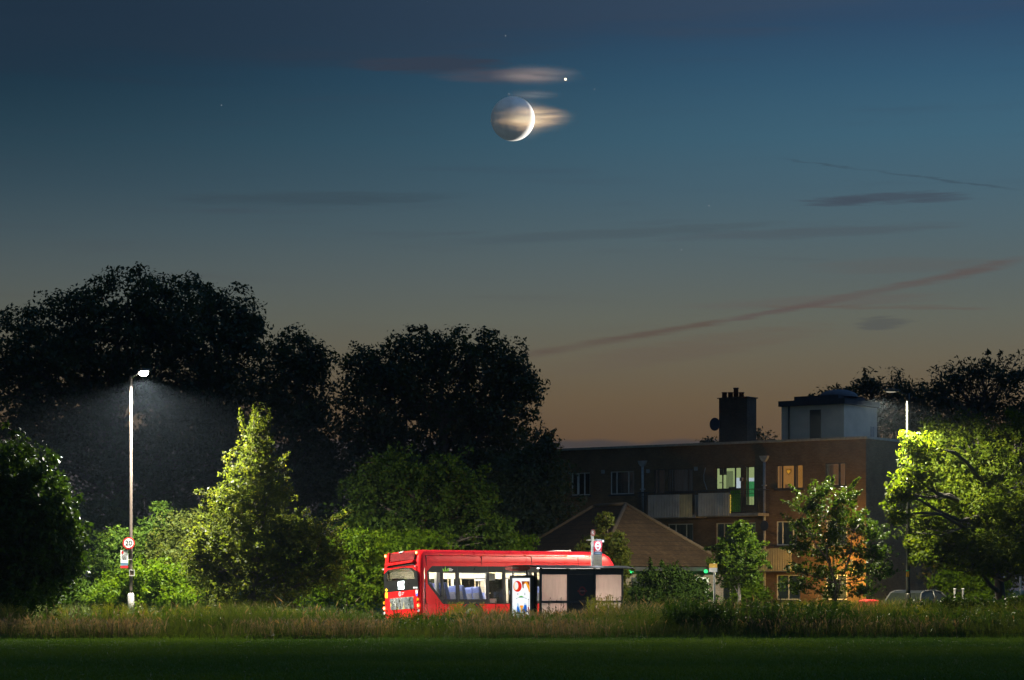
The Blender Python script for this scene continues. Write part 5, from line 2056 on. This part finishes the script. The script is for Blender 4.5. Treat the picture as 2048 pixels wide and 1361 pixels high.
# ================================================================== PAVILION WITH THE HIPPED ROOF
TILE = brick_mat('brown_roof_tile', (0.042, 0.025, 0.011), (0.060, 0.037, 0.017), (0.014, 0.010, 0.007), 3.4, 5.0)
PB = Vector((gx(1200, 108.0), 108.0, 0))
PA = R(29.0)
PXv, PYv = Vector((math.cos(PA), math.sin(PA), 0)), Vector((-math.sin(PA), math.cos(PA), 0))
pav = empty('pavilion', PB, (0, 0, PA), label='low building with a steep brown tiled hipped roof, behind the bus and hedge', cat='building')
LW, LD = 6.4, 9.4
ze, zrg = hz(1133, 109), hz(1009, 112.2)
A_, B_, C_, D_ = (-0.3, -0.3, ze), (LW + 0.3, -0.3, ze), (LW + 0.3, LD, ze), (-0.3, LD, ze)
R0, R1 = (LW / 2, LW / 2 - 0.1, zrg), (LW / 2, LW / 2 + 2.6, zrg)
mb = MB()
mb.poly([A_, B_, R0])
mb.poly([D_, A_, R0, R1])
mb.poly([B_, C_, R1, R0])
mb.poly([C_, D_, R1])
mb.poly([(A_[0], A_[1], ze - 0.06), (B_[0], B_[1], ze - 0.06), (C_[0], C_[1], ze - 0.06), (D_[0], D_[1], ze - 0.06)])
rf = mb.build('roof', TILE, pav)
mb = MB()
for a, b in ((A_, R0), (B_, R0), (R0, R1), (D_, R1), (C_, R1)):
    mb.tube([a, b], 0.09, 8)
mb.build('ridge_tiles', pmat('ridge_tile', (0.075, 0.05, 0.025), 0.85), rf)
MB().box(0, LW, 0, LD - 0.3, -0.1, ze - 0.062).build('wall', brick_mat('pavilion_brick', (0.16, 0.12, 0.09), (0.2, 0.15, 0.11), (0.2, 0.18, 0.15)), pav)
mb = MB().box(-0.36, LW + 0.36, -0.37, -0.30, ze - 0.2, ze - 0.03).box(-0.37, -0.30, -0.3, LD, ze - 0.2, ze - 0.03)
mb.build('gutter', RAILM, pav)
GL = emat('green_lamp_glow', (0.05, 1.0, 0.25), 1.6)
for px, lab in ((1263, 'left'), (1412, 'right')):
    u = (px - 1024) / F
    nrm = -PYv
    Y = ((PB - PYv * 0.42).dot(nrm)) / (u * nrm.x + nrm.y)
    p = Vector((u * Y, Y, 0)) - PB
    x, z = p.dot(PXv), hz(1143, Y)
    lb2_ = MB().box(x - 0.12, x + 0.16, -0.36, -0.3, z + 0.0, z + 0.12).build('green_lamp', DARKST, pav)
    MB().plate((x, -0.38, z), (1, 0, 0), (0, 0, 1), (0, -1, 0), 0.09, 0.08, 0.06, 14).build('lamp_glass', GL, lb2_)
    point('green_lamp_light', (x, -0.75, z), 1.3, (0.05, 1.0, 0.25), 0.08, pav)
MB().box(1.6, 2.6, -0.03, -0.004, 0.1, 2.0).build('door', DARKST, pav)
for x in (3.2, 4.6):
    MB().box(x, x + 1.0, -0.03, -0.004, 0.9, 2.0).build('window', FRAMEW, pav)

# ================================================================== TREES AND SHRUBS
OAK = leaf_mat('oak_leaf', (0.032, 0.052, 0.016), 0.3, rough=0.6)
ACACIA = leaf_mat('fine_dark_leaf', (0.03, 0.048, 0.018), 0.3, rough=0.6)
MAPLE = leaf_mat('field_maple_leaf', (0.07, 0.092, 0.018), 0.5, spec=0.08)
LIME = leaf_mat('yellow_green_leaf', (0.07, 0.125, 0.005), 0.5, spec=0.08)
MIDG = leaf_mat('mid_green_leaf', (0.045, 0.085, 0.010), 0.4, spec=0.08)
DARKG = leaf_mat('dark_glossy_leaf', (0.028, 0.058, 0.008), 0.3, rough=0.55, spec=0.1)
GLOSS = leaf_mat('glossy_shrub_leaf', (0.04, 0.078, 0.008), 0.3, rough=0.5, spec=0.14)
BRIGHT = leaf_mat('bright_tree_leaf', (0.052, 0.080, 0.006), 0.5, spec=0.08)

BGG = 'tall dark trees against the dusk sky'
plant('oak_tree', 'huge black domed tree behind the lit street lamp, tallest of all', 'tree', 141, 225,
      [(245, 612, 118, 76), (130, 655, 100, 78), (30, 690, 90, 80), (330, 625, 95, 85), (240, 690, 150, 95), (120, 740, 130, 95), (330, 745, 110, 90), (20, 790, 100, 95), (220, 840, 190, 110), (200, 825, 60, 50), (140, 860, 60, 45), (60, 900, 140, 100), (200, 970, 190, 110), (330, 920, 110, 100)],
      OAK, 2100, 36, 0.21, 0.56, 0.5, seed=1, group=BGG, shell=0.62, rough=0.09, trunk_top=(235, 700), twig=1.2)
plant('oak_tree', 'black wide tree right of the tallest one, its top stepped lower', 'tree', 143, 430,
      [(455, 640, 70, 62), (400, 610, 60, 52), (495, 665, 42, 60), (430, 710, 95, 70), (400, 800, 100, 90), (470, 830, 90, 100), (420, 930, 120, 110), (440, 1030, 130, 90)],
      OAK, 1080, 36, 0.21, 0.56, 0.4, seed=2, group=BGG, shell=0.62, rough=0.09, trunk_top=(440, 720), twig=1.2)
plant('oak_tree', 'small rounded black tree in the dip between the two great crowns', 'tree', 139, 590,
      [(585, 705, 62, 50), (635, 725, 30, 34), (560, 770, 70, 70), (620, 800, 60, 80), (580, 880, 90, 90), (560, 980, 110, 100), (640, 960, 70, 100)],
      OAK, 900, 36, 0.20, 0.53, 0.3, seed=3, group=BGG, shell=0.62, rough=0.09, trunk_top=(590, 760), twig=1.2)
plant('oak_tree', 'black tree with a ragged round crown behind the bus, left of the brick block', 'tree', 137, 880,
      [(730, 740, 58, 55), (850, 705, 72, 55), (790, 760, 80, 60), (950, 715, 80, 55), (1020, 740, 45, 60), (1050, 775, 38, 42), (900, 790, 120, 70), (740, 830, 80, 80), (1000, 830, 75, 60), (860, 880, 130, 90), (980, 910, 90, 80), (730, 940, 110, 90), (860, 990, 140, 90), (1000, 1000, 100, 90)],
      OAK, 2000, 36, 0.20, 0.53, 0.45, seed=4, group=BGG, shell=0.62, rough=0.09, trunk_top=(880, 790), twig=1.2,
      shoots=[(1010, 810, 1062, 830, 8), (1020, 820, 1068, 845, 6), (985, 670, 1000, 662, 6), (910, 670, 918, 652, 8), (850, 670, 852, 652, 9), (772, 690, 776, 675, 9)])
plant('oak_tree', 'low dark tree touching the left end of the brick block', 'tree', 124, 1060,
      [(1070, 905, 40, 40), (1098, 900, 14, 26), (1050, 960, 66, 60), (1102, 965, 40, 50), (1095, 1035, 60, 58), (1020, 1030, 80, 80), (1060, 1100, 90, 60), (1000, 1120, 90, 60)],
      OAK, 800, 34, 0.17, 0.5, 0.3, seed=5, group=BGG, shell=0.6, trunk_top=(1070, 970), twig=1.0,
      shoots=[(1090, 890, 1112, 858, 10), (1080, 900, 1100, 862, 8)])
ARG = 'fine leaved dark trees behind the apartment block'
plant('locust_tree', 'thin topped dark tree behind the white roof house', 'tree', 158, 1750,
      [(1740, 775, 34, 30), (1790, 785, 42, 34), (1690, 790, 34, 24), (1650, 800, 28, 16), (1835, 790, 30, 28), (1730, 830, 70, 40), (1820, 840, 60, 50), (1800, 920, 80, 60)],
      ACACIA, 620, 16, 0.26, 0.55, 0.3, seed=6, group=ARG, shell=0.85, trunk_top=(1750, 850), twig=1.6, aspect=0.35,
      shoots=[(1735, 770, 1728, 738, 12), (1690, 790, 1672, 772, 10), (1640, 800, 1622, 788, 8)])
plant('locust_tree', 'tall dark tree at the right edge rising over the bright green one', 'tree', 152, 1960,
      [(1965, 745, 50, 36), (1905, 765, 48, 40), (2030, 750, 45, 38), (1870, 800, 40, 40), (1960, 810, 90, 50), (2040, 830, 60, 60), (1890, 860, 80, 60), (1990, 900, 100, 60), (1950, 990, 130, 90)],
      ACACIA, 1200, 17, 0.26, 0.55, 0.35, seed=7, group=ARG, shell=0.75, trunk_top=(1960, 830), twig=1.5, aspect=0.35,
      shoots=[(1968, 725, 1972, 704, 10), (1995, 730, 2000, 703, 10)])
plant('locust_tree', 'wispy treetop between the chimney and the roof house', 'tree', 165, 1525,
      [(1515, 870, 16, 16), (1540, 878, 22, 12), (1525, 910, 40, 30), (1500, 960, 60, 50)], ACACIA, 130, 14, 0.22, 0.45, 0.18, seed=8, group=ARG, shell=0.85, twig=1.3, aspect=0.4)
plant('locust_tree', 'small dark treetop showing left of the chimney stack', 'tree', 165, 1412,
      [(1412, 884, 14, 10), (1428, 884, 12, 8), (1415, 920, 30, 26)], ACACIA, 70, 14, 0.22, 0.4, 0.15, seed=9, group=ARG, shell=0.85, twig=1.0, aspect=0.4)

# dark hedge closing the view under the great trees
plant('tall_hedge', 'tall black hedge under the great trees behind the street lamp', 'hedge', 130, 300,
      [(x, 1115 - 14 * ((x // 90) % 3), 95, 95) for x in range(-60, 1060, 80)], OAK, 1700, 22, 0.26, 0.5, 0.12, seed=10, trunk=False, shell=0.8)

plant('tall_hedge', 'dark hedge far behind the trunk of the large bright tree', 'hedge', 128, 1990,
      [(x, 1120 - 10 * ((x // 50) % 3), 60, 70) for x in range(1890, 2640, 50)], OAK, 1250, 22, 0.22, 0.45, 0.1, seed=40, trunk=False, shell=0.8)

plant('chestnut_tree', 'dark rounded tree at the left edge, leaves down to the grass', 'tree', 83, 40,
      [(10, 950, 85, 78), (70, 1000, 62, 72), (115, 1060, 55, 72), (40, 1070, 100, 90), (130, 1120, 44, 50), (60, 1150, 100, 60), (-40, 1060, 80, 120), (20, 1190, 90, 40)],
      DARKG, 1700, 24, 0.14, 0.28, 0.2, seed=12, shell=0.5, trunk_top=(40, 1020), twig=0.6, aspect=0.6)
plant('behind_tree', 'mid green round tree behind the bus, dimly lit from below', 'tree', 106, 850,
      [(790, 950, 70, 52), (730, 990, 55, 55), (890, 965, 75, 52), (940, 1005, 50, 45), (830, 1020, 100, 70), (750, 1060, 80, 50), (930, 1060, 75, 50), (985, 1070, 40, 40), (850, 1100, 120, 50), (780, 930, 14, 24)],
      MIDG, 1250, 25, 0.15, 0.32, 0.22, seed=13, shell=0.65, rough=0.26, trunk_top=(850, 1010), twig=0.6)
plant('young_conical_tree', 'pale green pointed tree between the lit lamp and the bus', 'tree', 90.9, 512,
      [(512, 850, 20, 34), (516, 890, 36, 34), (500, 930, 46, 36), (530, 950, 42, 40), (490, 985, 62, 40), (535, 1000, 56, 44), (470, 1040, 75, 42), (545, 1050, 80, 44), (510, 1090, 100, 50), (590, 1085, 66, 44), (440, 1100, 60, 44), (520, 1145, 130, 48), (600, 1140, 70, 46), (430, 1150, 60, 44), (510, 1190, 110, 34), (640, 1095, 50, 30), (405, 1075, 44, 26), (660, 1150, 46, 36), (670, 1110, 34, 26), (610, 1060, 44, 26), (395, 1120, 40, 30), (450, 1000, 36, 24)],
      MAPLE, 2900, 20, 0.095, 0.18, 0.14, seed=14, shell=0.7, trunk_top=(512, 900), twig=0.9, rough=0.2,
      shoots=[(600, 1065, 705, 1022, 16), (470, 990, 388, 985, 16), (492, 870, 482, 820, 9), (535, 880, 541, 816, 9), (555, 935, 577, 902, 12), (455, 945, 448, 905, 12), (640, 1080, 690, 1050, 14), (440, 1040, 400, 1010, 14), (508, 840, 505, 808, 6)])
plant('leafy_shrub', 'slim upright young tree rising out of the bright shrubs by the lamp', 'shrub', 99, 318,
      [(320, 1022, 20, 22), (312, 1055, 32, 26), (300, 1085, 40, 30), (330, 1100, 40, 30)], MIDG, 300, 20, 0.12, 0.22, 0.08, seed=15, shell=0.75, twig=0.6, trunk_top=(320, 1030))
plant('leafy_shrub', 'dull green tall shrub just left of the lamp pole', 'shrub', 97, 225,
      [(225, 1100, 42, 40), (250, 1085, 30, 26), (210, 1140, 45, 40), (240, 1160, 50, 40)], MIDG, 480, 22, 0.11, 0.24, 0.06, seed=16, shell=0.6)
plant('leafy_shrub', 'grey green mounded shrub right of the lamp, below the pointed tree', 'shrub', 98, 390,
      [(370, 1065, 56, 42), (420, 1075, 50, 45), (340, 1110, 60, 45), (400, 1130, 75, 50), (440, 1160, 60, 40)], MAPLE, 950, 22, 0.11, 0.24, 0.07, seed=17, shell=0.6)
plant('leafy_shrub', 'bright yellow green shrub right behind the foot of the lamp pole', 'shrub', 95, 300,
      [(290, 1160, 60, 42), (340, 1165, 50, 40), (235, 1180, 48, 32), (270, 1195, 70, 30), (350, 1195, 60, 28), (205, 1200, 30, 20)], LIME, 950, 22, 0.11, 0.22, 0.05, seed=18, shell=0.6)
plant('leafy_shrub', 'low lit shrub under the dark tree at far left', 'shrub', 96, 170,
      [(165, 1190, 40, 26), (130, 1200, 40, 22), (190, 1200, 30, 20)], MIDG, 260, 20, 0.11, 0.22, 0.05, seed=19, shell=0.7)
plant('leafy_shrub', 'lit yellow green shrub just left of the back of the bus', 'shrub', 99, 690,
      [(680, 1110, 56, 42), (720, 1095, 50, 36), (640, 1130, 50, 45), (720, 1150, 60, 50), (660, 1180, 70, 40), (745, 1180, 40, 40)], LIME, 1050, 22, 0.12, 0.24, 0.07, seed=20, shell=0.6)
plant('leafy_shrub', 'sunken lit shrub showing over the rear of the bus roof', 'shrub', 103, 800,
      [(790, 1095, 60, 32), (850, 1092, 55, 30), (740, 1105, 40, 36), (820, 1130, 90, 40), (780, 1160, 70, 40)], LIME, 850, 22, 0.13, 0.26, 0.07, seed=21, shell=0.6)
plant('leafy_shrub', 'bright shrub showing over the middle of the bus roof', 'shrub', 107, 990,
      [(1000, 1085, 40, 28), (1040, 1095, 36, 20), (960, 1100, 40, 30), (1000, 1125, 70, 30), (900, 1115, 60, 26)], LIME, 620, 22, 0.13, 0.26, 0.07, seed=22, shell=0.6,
      shoots=[(1040, 1090, 1078, 1088, 10)])
plant('young_street_tree', 'small drooping lit tree behind the bus stop pole, at the front of the bus', 'tree', 102, 1222,
      [(1208, 1045, 18, 20), (1196, 1085, 22, 22), (1232, 1085, 20, 24), (1240, 1115, 20, 24), (1200, 1120, 26, 24), (1238, 1150, 24, 22), (1236, 1185, 20, 18), (1170, 1095, 14, 8), (1215, 1150, 30, 24)],
      MAPLE, 520, 20, 0.12, 0.2, 0.06, seed=23, shell=0.75, trunk_top=(1215, 1060), twig=0.6, shoots=[(1235, 1120, 1268, 1140, 8), (1200, 1100, 1150, 1096, 6), (1212, 1040, 1206, 1025, 8)])
plant('laurel_hedge', 'dark green hedge in front of the tiled roof building', 'hedge', 104, 1340,
      [(1300, 1174, 34, 34), (1335, 1166, 40, 34), (1368, 1172, 32, 32), (1396, 1182, 22, 26), (1300, 1200, 50, 22), (1370, 1200, 60, 22), (1268, 1196, 24, 24)],
      DARKG, 900, 22, 0.11, 0.2, 0.05, seed=24, shell=0.55, rough=0.14, stems=3, shoots=[(1300, 1140, 1298, 1118, 6), (1325, 1135, 1326, 1122, 6), (1352, 1138, 1355, 1122, 6)])
plant('young_street_tree', 'thin trunked young tree right of the yellow and white plate', 'tree', 98, 1472,
      [(1480, 1068, 24, 22), (1452, 1098, 30, 20), (1500, 1095, 32, 24), (1470, 1120, 46, 26), (1508, 1125, 24, 22), (1445, 1128, 26, 18), (1485, 1150, 44, 20), (1465, 1165, 26, 12)],
      MIDG, 560, 18, 0.11, 0.19, 0.075, seed=25, shell=0.9, rough=0.25, trunk_top=(1478, 1070), twig=0.7, bark=PBARK,
      shoots=[(1435, 1100, 1422, 1095, 7), (1520, 1110, 1545, 1138, 7), (1482, 1060, 1480, 1043, 8)])
plant('leafy_shrub', 'yellow green bush behind the thin young tree', 'shrub', 107, 1497,
      [(1497, 1180, 30, 30), (1515, 1195, 24, 24), (1480, 1200, 26, 22)], LIME, 260, 20, 0.12, 0.22, 0.04, seed=26, shell=0.6)
plant('open_shrub_tree', 'open branched glossy leaved tree in front of the orange lit wall', 'tree', 92.5, 1668,
      [(1640, 985, 26, 24), (1690, 1000, 30, 24), (1625, 1015, 34, 26), (1670, 1030, 40, 28), (1610, 1055, 32, 28), (1660, 1070, 44, 28), (1715, 1045, 34, 26), (1745, 1065, 34, 24), (1600, 1092, 26, 20), (1640, 1105, 46, 26), (1710, 1100, 46, 26), (1760, 1105, 30, 22), (1596, 1140, 26, 16), (1650, 1145, 44, 22), (1725, 1140, 46, 24), (1770, 1145, 26, 20), (1600, 1170, 44, 20), (1665, 1180, 36, 18), (1730, 1180, 46, 18)],
      GLOSS, 1150, 14, 0.095, 0.16, 0.06, seed=27, shell=0.85, trunk_top=(1668, 1050), stems=5, twig=0.9, rough=0.2,
      shoots=[(1610, 1000, 1582, 968, 9), (1605, 1018, 1566, 1000, 9), (1598, 1055, 1562, 1027, 10), (1640, 980, 1655, 955, 9), (1690, 985, 1718, 955, 8), (1695, 1000, 1724, 980, 8), (1720, 1040, 1738, 1018, 8), (1590, 1100, 1562, 1096, 7), (1660, 975, 1668, 952, 8)])
BT = [(1880, 865, 46, 34), (1950, 860, 52, 36), (1840, 900, 42, 36), (2030, 870, 56, 44), (1900, 920, 70, 44), (1990, 940, 80, 54), (1828, 950, 40, 36), (1803, 985, 28, 30), (1870, 990, 60, 44),
      (1800, 1032, 26, 22), (1960, 1020, 90, 60), (1850, 1045, 52, 38), (2040, 1040, 70, 80), (1905, 1085, 76, 34), (1990, 1100, 84, 40), (1842, 1088, 36, 24), (1930, 960, 60, 40), (1780, 1000, 14, 16), (1880, 1112, 50, 26), (1960, 1128, 60, 24), (2040, 1120, 50, 30), (1845, 1115, 26, 16)]
BT = [(a, b, c, d, 1.6 - 3.6 * (b - 860) / 240.0 - 0.8 * (a < 1860) - 3.3 * (a < 1850 and 890 < b < 1070)) for a, b, c, d in BT]
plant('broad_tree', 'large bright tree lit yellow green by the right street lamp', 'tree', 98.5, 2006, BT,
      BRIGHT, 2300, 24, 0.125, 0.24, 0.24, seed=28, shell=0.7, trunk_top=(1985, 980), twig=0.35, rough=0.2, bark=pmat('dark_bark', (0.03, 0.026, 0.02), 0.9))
plant('leafy_shrub', 'lit bush behind the parked car, under the large bright tree', 'shrub', 110, 1925,
      [(1920, 1150, 40, 26), (1955, 1165, 36, 28), (1890, 1165, 26, 20), (1985, 1180, 40, 24), (1940, 1195, 50, 18)], LIME, 420, 20, 0.13, 0.24, 0.05, seed=29, shell=0.6)
plant('bramble_bush', 'dark bramble mound in the grass under the large tree trunk', 'shrub', 84, 1990,
      [(1985, 1218, 46, 20), (2035, 1215, 36, 26), (1930, 1232, 40, 16), (1880, 1218, 36, 18), (1830, 1222, 36, 16), (1925, 1212, 34, 16), (2000, 1245, 60, 16)], DARKG, 420, 22, 0.10, 0.2, 0.04, seed=30, shell=0.6, trunk=False)

# ================================================================== MEADOW AND LAWN
rng = np.random.default_rng(77)
GRASS = leaf_mat('meadow_grass', (0.072, 0.095, 0.022), 0.35, rough=0.7, spec=0.2)
DRY = leaf_mat('dry_grass_stalk', (0.23, 0.185, 0.095), 0.3, rough=0.8, spec=0.15, tcol=(1.2, 1.1, 0.9))
NETT = leaf_mat('nettle_leaf', (0.036, 0.074, 0.016), 0.35, spec=0.08)
YWEED = leaf_mat('yellow_weed_leaf', (0.13, 0.14, 0.02), 0.45)
TURF = leaf_mat('turf_blade', (0.06, 0.12, 0.022), 0.35, rough=0.7, spec=0.2)


def n2(x, y, f, seed):
    """cheap value noise in the plane"""
    r = np.random.default_rng(seed)
    g = r.random((64, 64))
    u, v = x * f + 100.3, y * f + 57.7
    i, j = np.floor(u).astype(int), np.floor(v).astype(int)
    a, b = u - i, v - j
    a, b = a * a * (3 - 2 * a), b * b * (3 - 2 * b)
    G = lambda p, q: g[p % 64, q % 64]
    return (G(i, j) * (1 - a) + G(i + 1, j) * a) * (1 - b) + (G(i, j + 1) * (1 - a) + G(i + 1, j + 1) * a) * b


def front_edge(x):
    return 73.7 + 1.3 * (1024 + x * F / 75.0) / 2048.0 + 1.3 * (n2(x, x * 0, 0.35, 5) - 0.5) + 0.9 * (n2(x, x * 0, 1.3, 6) - 0.5)


def scatter(n, y0, y1, margin=1.2):
    y = y0 + (y1 - y0) * rng.random(n)
    hw = 1024 * y / F * margin + 0.8
    x = (rng.random(n) * 2 - 1) * hw
    return x, y


def meadow_mask(x, y):
    ro = road_off(x, y)
    ok = (y > front_edge(x)) & ((ro < -7.7) | (ro > 5.0))
    # not inside the shelter
    rx, ry = x - SH0.x, y - SH0.y
    sx, sy = rx * SXv.x + ry * SXv.y, rx * SYv.x + ry * SYv.y
    ok &= ~((sx > -0.3) & (sx < 4.3) & (sy > -0.1) & (sy < 3))
    for c_, r_ in ((car.location, 2.6), (RBIN.location, 0.6)):
        ok &= np.hypot(x - c_.x - 1.2, y - c_.y - 1.2) > r_
    return ok


def env(x, y):
    """height of the growth: low at the mown edge, tall behind"""
    d = y - front_edge(x)
    px = 1024 + x * F / y
    k = 1.0 - 0.24 * np.clip((px - 560) / 180, 0, 1) * np.clip((1300 - px) / 120, 0, 1)
    return k * (0.32 + 0.54 * np.clip(d / 5.0, 0, 1) ** 0.8)


# green and brown tall grass
x, y = scatter(210000, 73.0, 104)
ok = meadow_mask(x, y) & (rng.random(len(x)) < np.clip(1.4 - (y - 74) / 40, 0.35, 1))
x, y = x[ok], y[ok]
h = env(x, y) * (0.55 + 0.6 * rng.random(len(x))) * (0.5 + 0.65 * n2(x, y, 0.5, 9) + 0.35 * n2(x, y, 1.6, 10))
tint = np.clip(0.15 + 0.7 * n2(x, y, 0.4, 8) + 0.3 * (rng.random(len(x)) - 0.4), 0, 1)
V, T = blades(rng, np.column_stack([x, y]), h, 0.018, 0.5, GRASS, 'tall_grass', tint)
tag(np_mesh('tall_grass', V, 4, T, GRASS), label='tall unmown meadow grass between the lawn and the road', cat='grass', kind='stuff')
# dry stalks with seed heads, thickest along the front edge and on the left
x, y = scatter(110000, 73.0, 92)
d = y - front_edge(x)
pxx = 1024 + x * F / y
dens = np.where(d < 1.8, 0.85, 0.30) * np.clip(n2(x, y, 0.45, 12) * 2.6 - 0.85, 0.03, 1) * np.where(pxx < 1300, 1.0, 0.4)
ok = meadow_mask(x, y) & (rng.random(len(x)) < dens)
x, y, d = x[ok], y[ok], d[ok]
h = env(x, y) * (0.75 + 0.6 * rng.random(len(x)))
h = np.where(d < 1.8, np.maximum(h, 0.35 + 0.3 * rng.random(len(x))), h)
h = np.where(rng.random(len(x)) < 0.05, h + 0.4 * rng.random(len(x)), h)
V, T = blades(rng, np.column_stack([x, y]), h, 0.014, 0.45, DRY, 'dry_grass', rng.random(len(x)), head=0.75)
tag(np_mesh('dry_grass', V, 4, T, DRY), label='dry beige grass stalks with seed heads in the meadow', cat='grass', kind='stuff')


# leafy weeds: stems with many small leaves
def weeds(name, label, mat, spots, leaf, per, seed, aspect=0.4, stem=0.012):
    r = np.random.default_rng(seed)
    Ps, Ns, Ts, SV = [], [], [], []
    for (px0, px1, Y0, Y1, n, h0, h1, rad) in spots:
        Y = Y0 + (Y1 - Y0) * r.random(n)
        X = (px0 + (px1 - px0) * r.random(n) - 1024) * Y / F
        ok = meadow_mask(X, Y)
        for xx, yy in zip(X[ok], Y[ok]):
            hh = h0 + (h1 - h0) * r.random()
            t = r.random(per) ** 0.8
            rr = rad * (1.1 - 0.75 * t) * (0.4 + 0.6 * r.random(per))
            a = r.random(per) * 2 * math.pi
            lean = r.normal(size=2) * 0.12 * hh
            P = np.column_stack([xx + lean[0] * t + rr * np.cos(a), yy + lean[1] * t + rr * np.sin(a), hh * t])
            Ps.append(P)
            Ns.append(np.column_stack([np.cos(a), np.sin(a), np.full(per, 0.4)]))
            Ts.append(np.clip(0.5 * r.random() + 0.5 * r.random(per), 0, 1))
            w = stem
            SV.append(np.array([(xx - w, yy, 0), (xx + w, yy, 0), (xx + lean[0] + w * 0.4, yy + lean[1], hh), (xx + lean[0] - w * 0.4, yy + lean[1], hh)]))
    P, N, T = np.vstack(Ps), np.vstack(Ns), np.concatenate(Ts)
    V = leaves_np(r, P, N, leaf, aspect)
    V = np.vstack([V, np.vstack(SV)])
    T = np.concatenate([T, np.full(len(SV), 0.3)])
    o = np_mesh(name, V, 4, T, mat)
    return tag(o, label=label, cat='weeds', kind='stuff')


weeds('nettles', 'dark green nettle beds at the right of the meadow edge', NETT,
      [(1340, 1690, 75.8, 80.5, 520, 0.45, 1.15, 0.15), (1330, 1450, 76, 78, 120, 0.8, 1.2, 0.15), (1700, 2080, 76, 80, 260, 0.45, 0.85, 0.18), (560, 900, 77, 80, 160, 0.4, 0.75, 0.15)], 0.085, 46, 31)
weeds('yellow_weeds', 'feathery yellow green weeds standing above the meadow grass', YWEED,
      [(-10, 60, 77, 80, 60, 0.7, 1.05, 0.2), (85, 130, 78, 80, 30, 0.7, 1.0, 0.2), (185, 300, 77, 81, 110, 0.7, 1.1, 0.2), (310, 420, 77.5, 80, 60, 0.6, 0.95, 0.2), (900, 965, 79, 83, 60, 0.8, 1.1, 0.22),
       (1180, 1240, 80, 84, 60, 0.9, 1.35, 0.22), (1270, 1420, 88, 93, 190, 0.5, 0.9, 0.2), (1560, 1720, 81, 85, 120, 0.8, 1.15, 0.2), (1480, 1560, 86, 90, 70, 0.6, 1.0, 0.2), (1700, 1870, 80, 84, 130, 0.7, 1.0, 0.2),
       (440, 700, 79, 82, 90, 0.5, 0.9, 0.2)], 0.06, 60, 33, aspect=0.3)
weeds('green_weeds', 'mixed mid green weeds scattered through the meadow grass', leaf_mat('green_weed_leaf', (0.05, 0.095, 0.014), 0.4, spec=0.08),
      [(-20, 740, 75.6, 82, 560, 0.3, 1.0, 0.16), (740, 1260, 75.8, 81, 340, 0.3, 0.75, 0.14), (1260, 2070, 76, 86, 520, 0.4, 1.05, 0.17), (-20, 2070, 75.2, 77, 160, 0.2, 0.5, 0.16)], 0.07, 40, 36, aspect=0.35)
weeds('dark_stems', 'thin dark dock stems standing in front of the bus', leaf_mat('dock_stem', (0.05, 0.045, 0.02), 0.2),
      [(760, 1000, 80, 82.5, 40, 0.9, 1.25, 0.05), (1050, 1260, 80, 83, 40, 0.8, 1.3, 0.06), (1430, 1560, 76, 77, 40, 1.0, 1.3, 0.05)], 0.05, 26, 35, stem=0.008)

# lawn: short turf blades in front
x, y = scatter(165000, 40, 75.6, 1.16)
ok = y < front_edge(x) + 0.6
x, y = x[ok], y[ok]
h = 0.035 + 0.05 * rng.random(len(x)) * (0.5 + n2(x, y, 0.6, 15)) + np.clip(0.10 - 0.16 * np.abs(y - front_edge(x)), 0, 1) * 1.3
V, T = blades(rng, np.column_stack([x, y]), h, 0.022, 0.9, TURF, 'lawn_grass', np.clip(0.25 + 0.6 * n2(x, y, 0.25, 16) + 0.2 * rng.random(len(x)), 0, 1))
tag(np_mesh('lawn_grass', V, 4, T, TURF), label='short mown lawn grass across the foreground', cat='grass', kind='stuff')

# ================================================================== AIR
m, nt, out = new_mat('evening_air')
v = nt.new('ShaderNodeVolumePrincipled')
v.inputs['Color'].default_value = (0.62, 0.8, 1.0, 1)
v.inputs['Density'].default_value = 0.00015
v.inputs['Anisotropy'].default_value = 0.3
nt.put(out.inputs['Volume'], v.outputs[0])
tag(MB().box(-1850, 1850, -320, 2230, -1.0, 27.0).build('haze', m), kind='stuff')
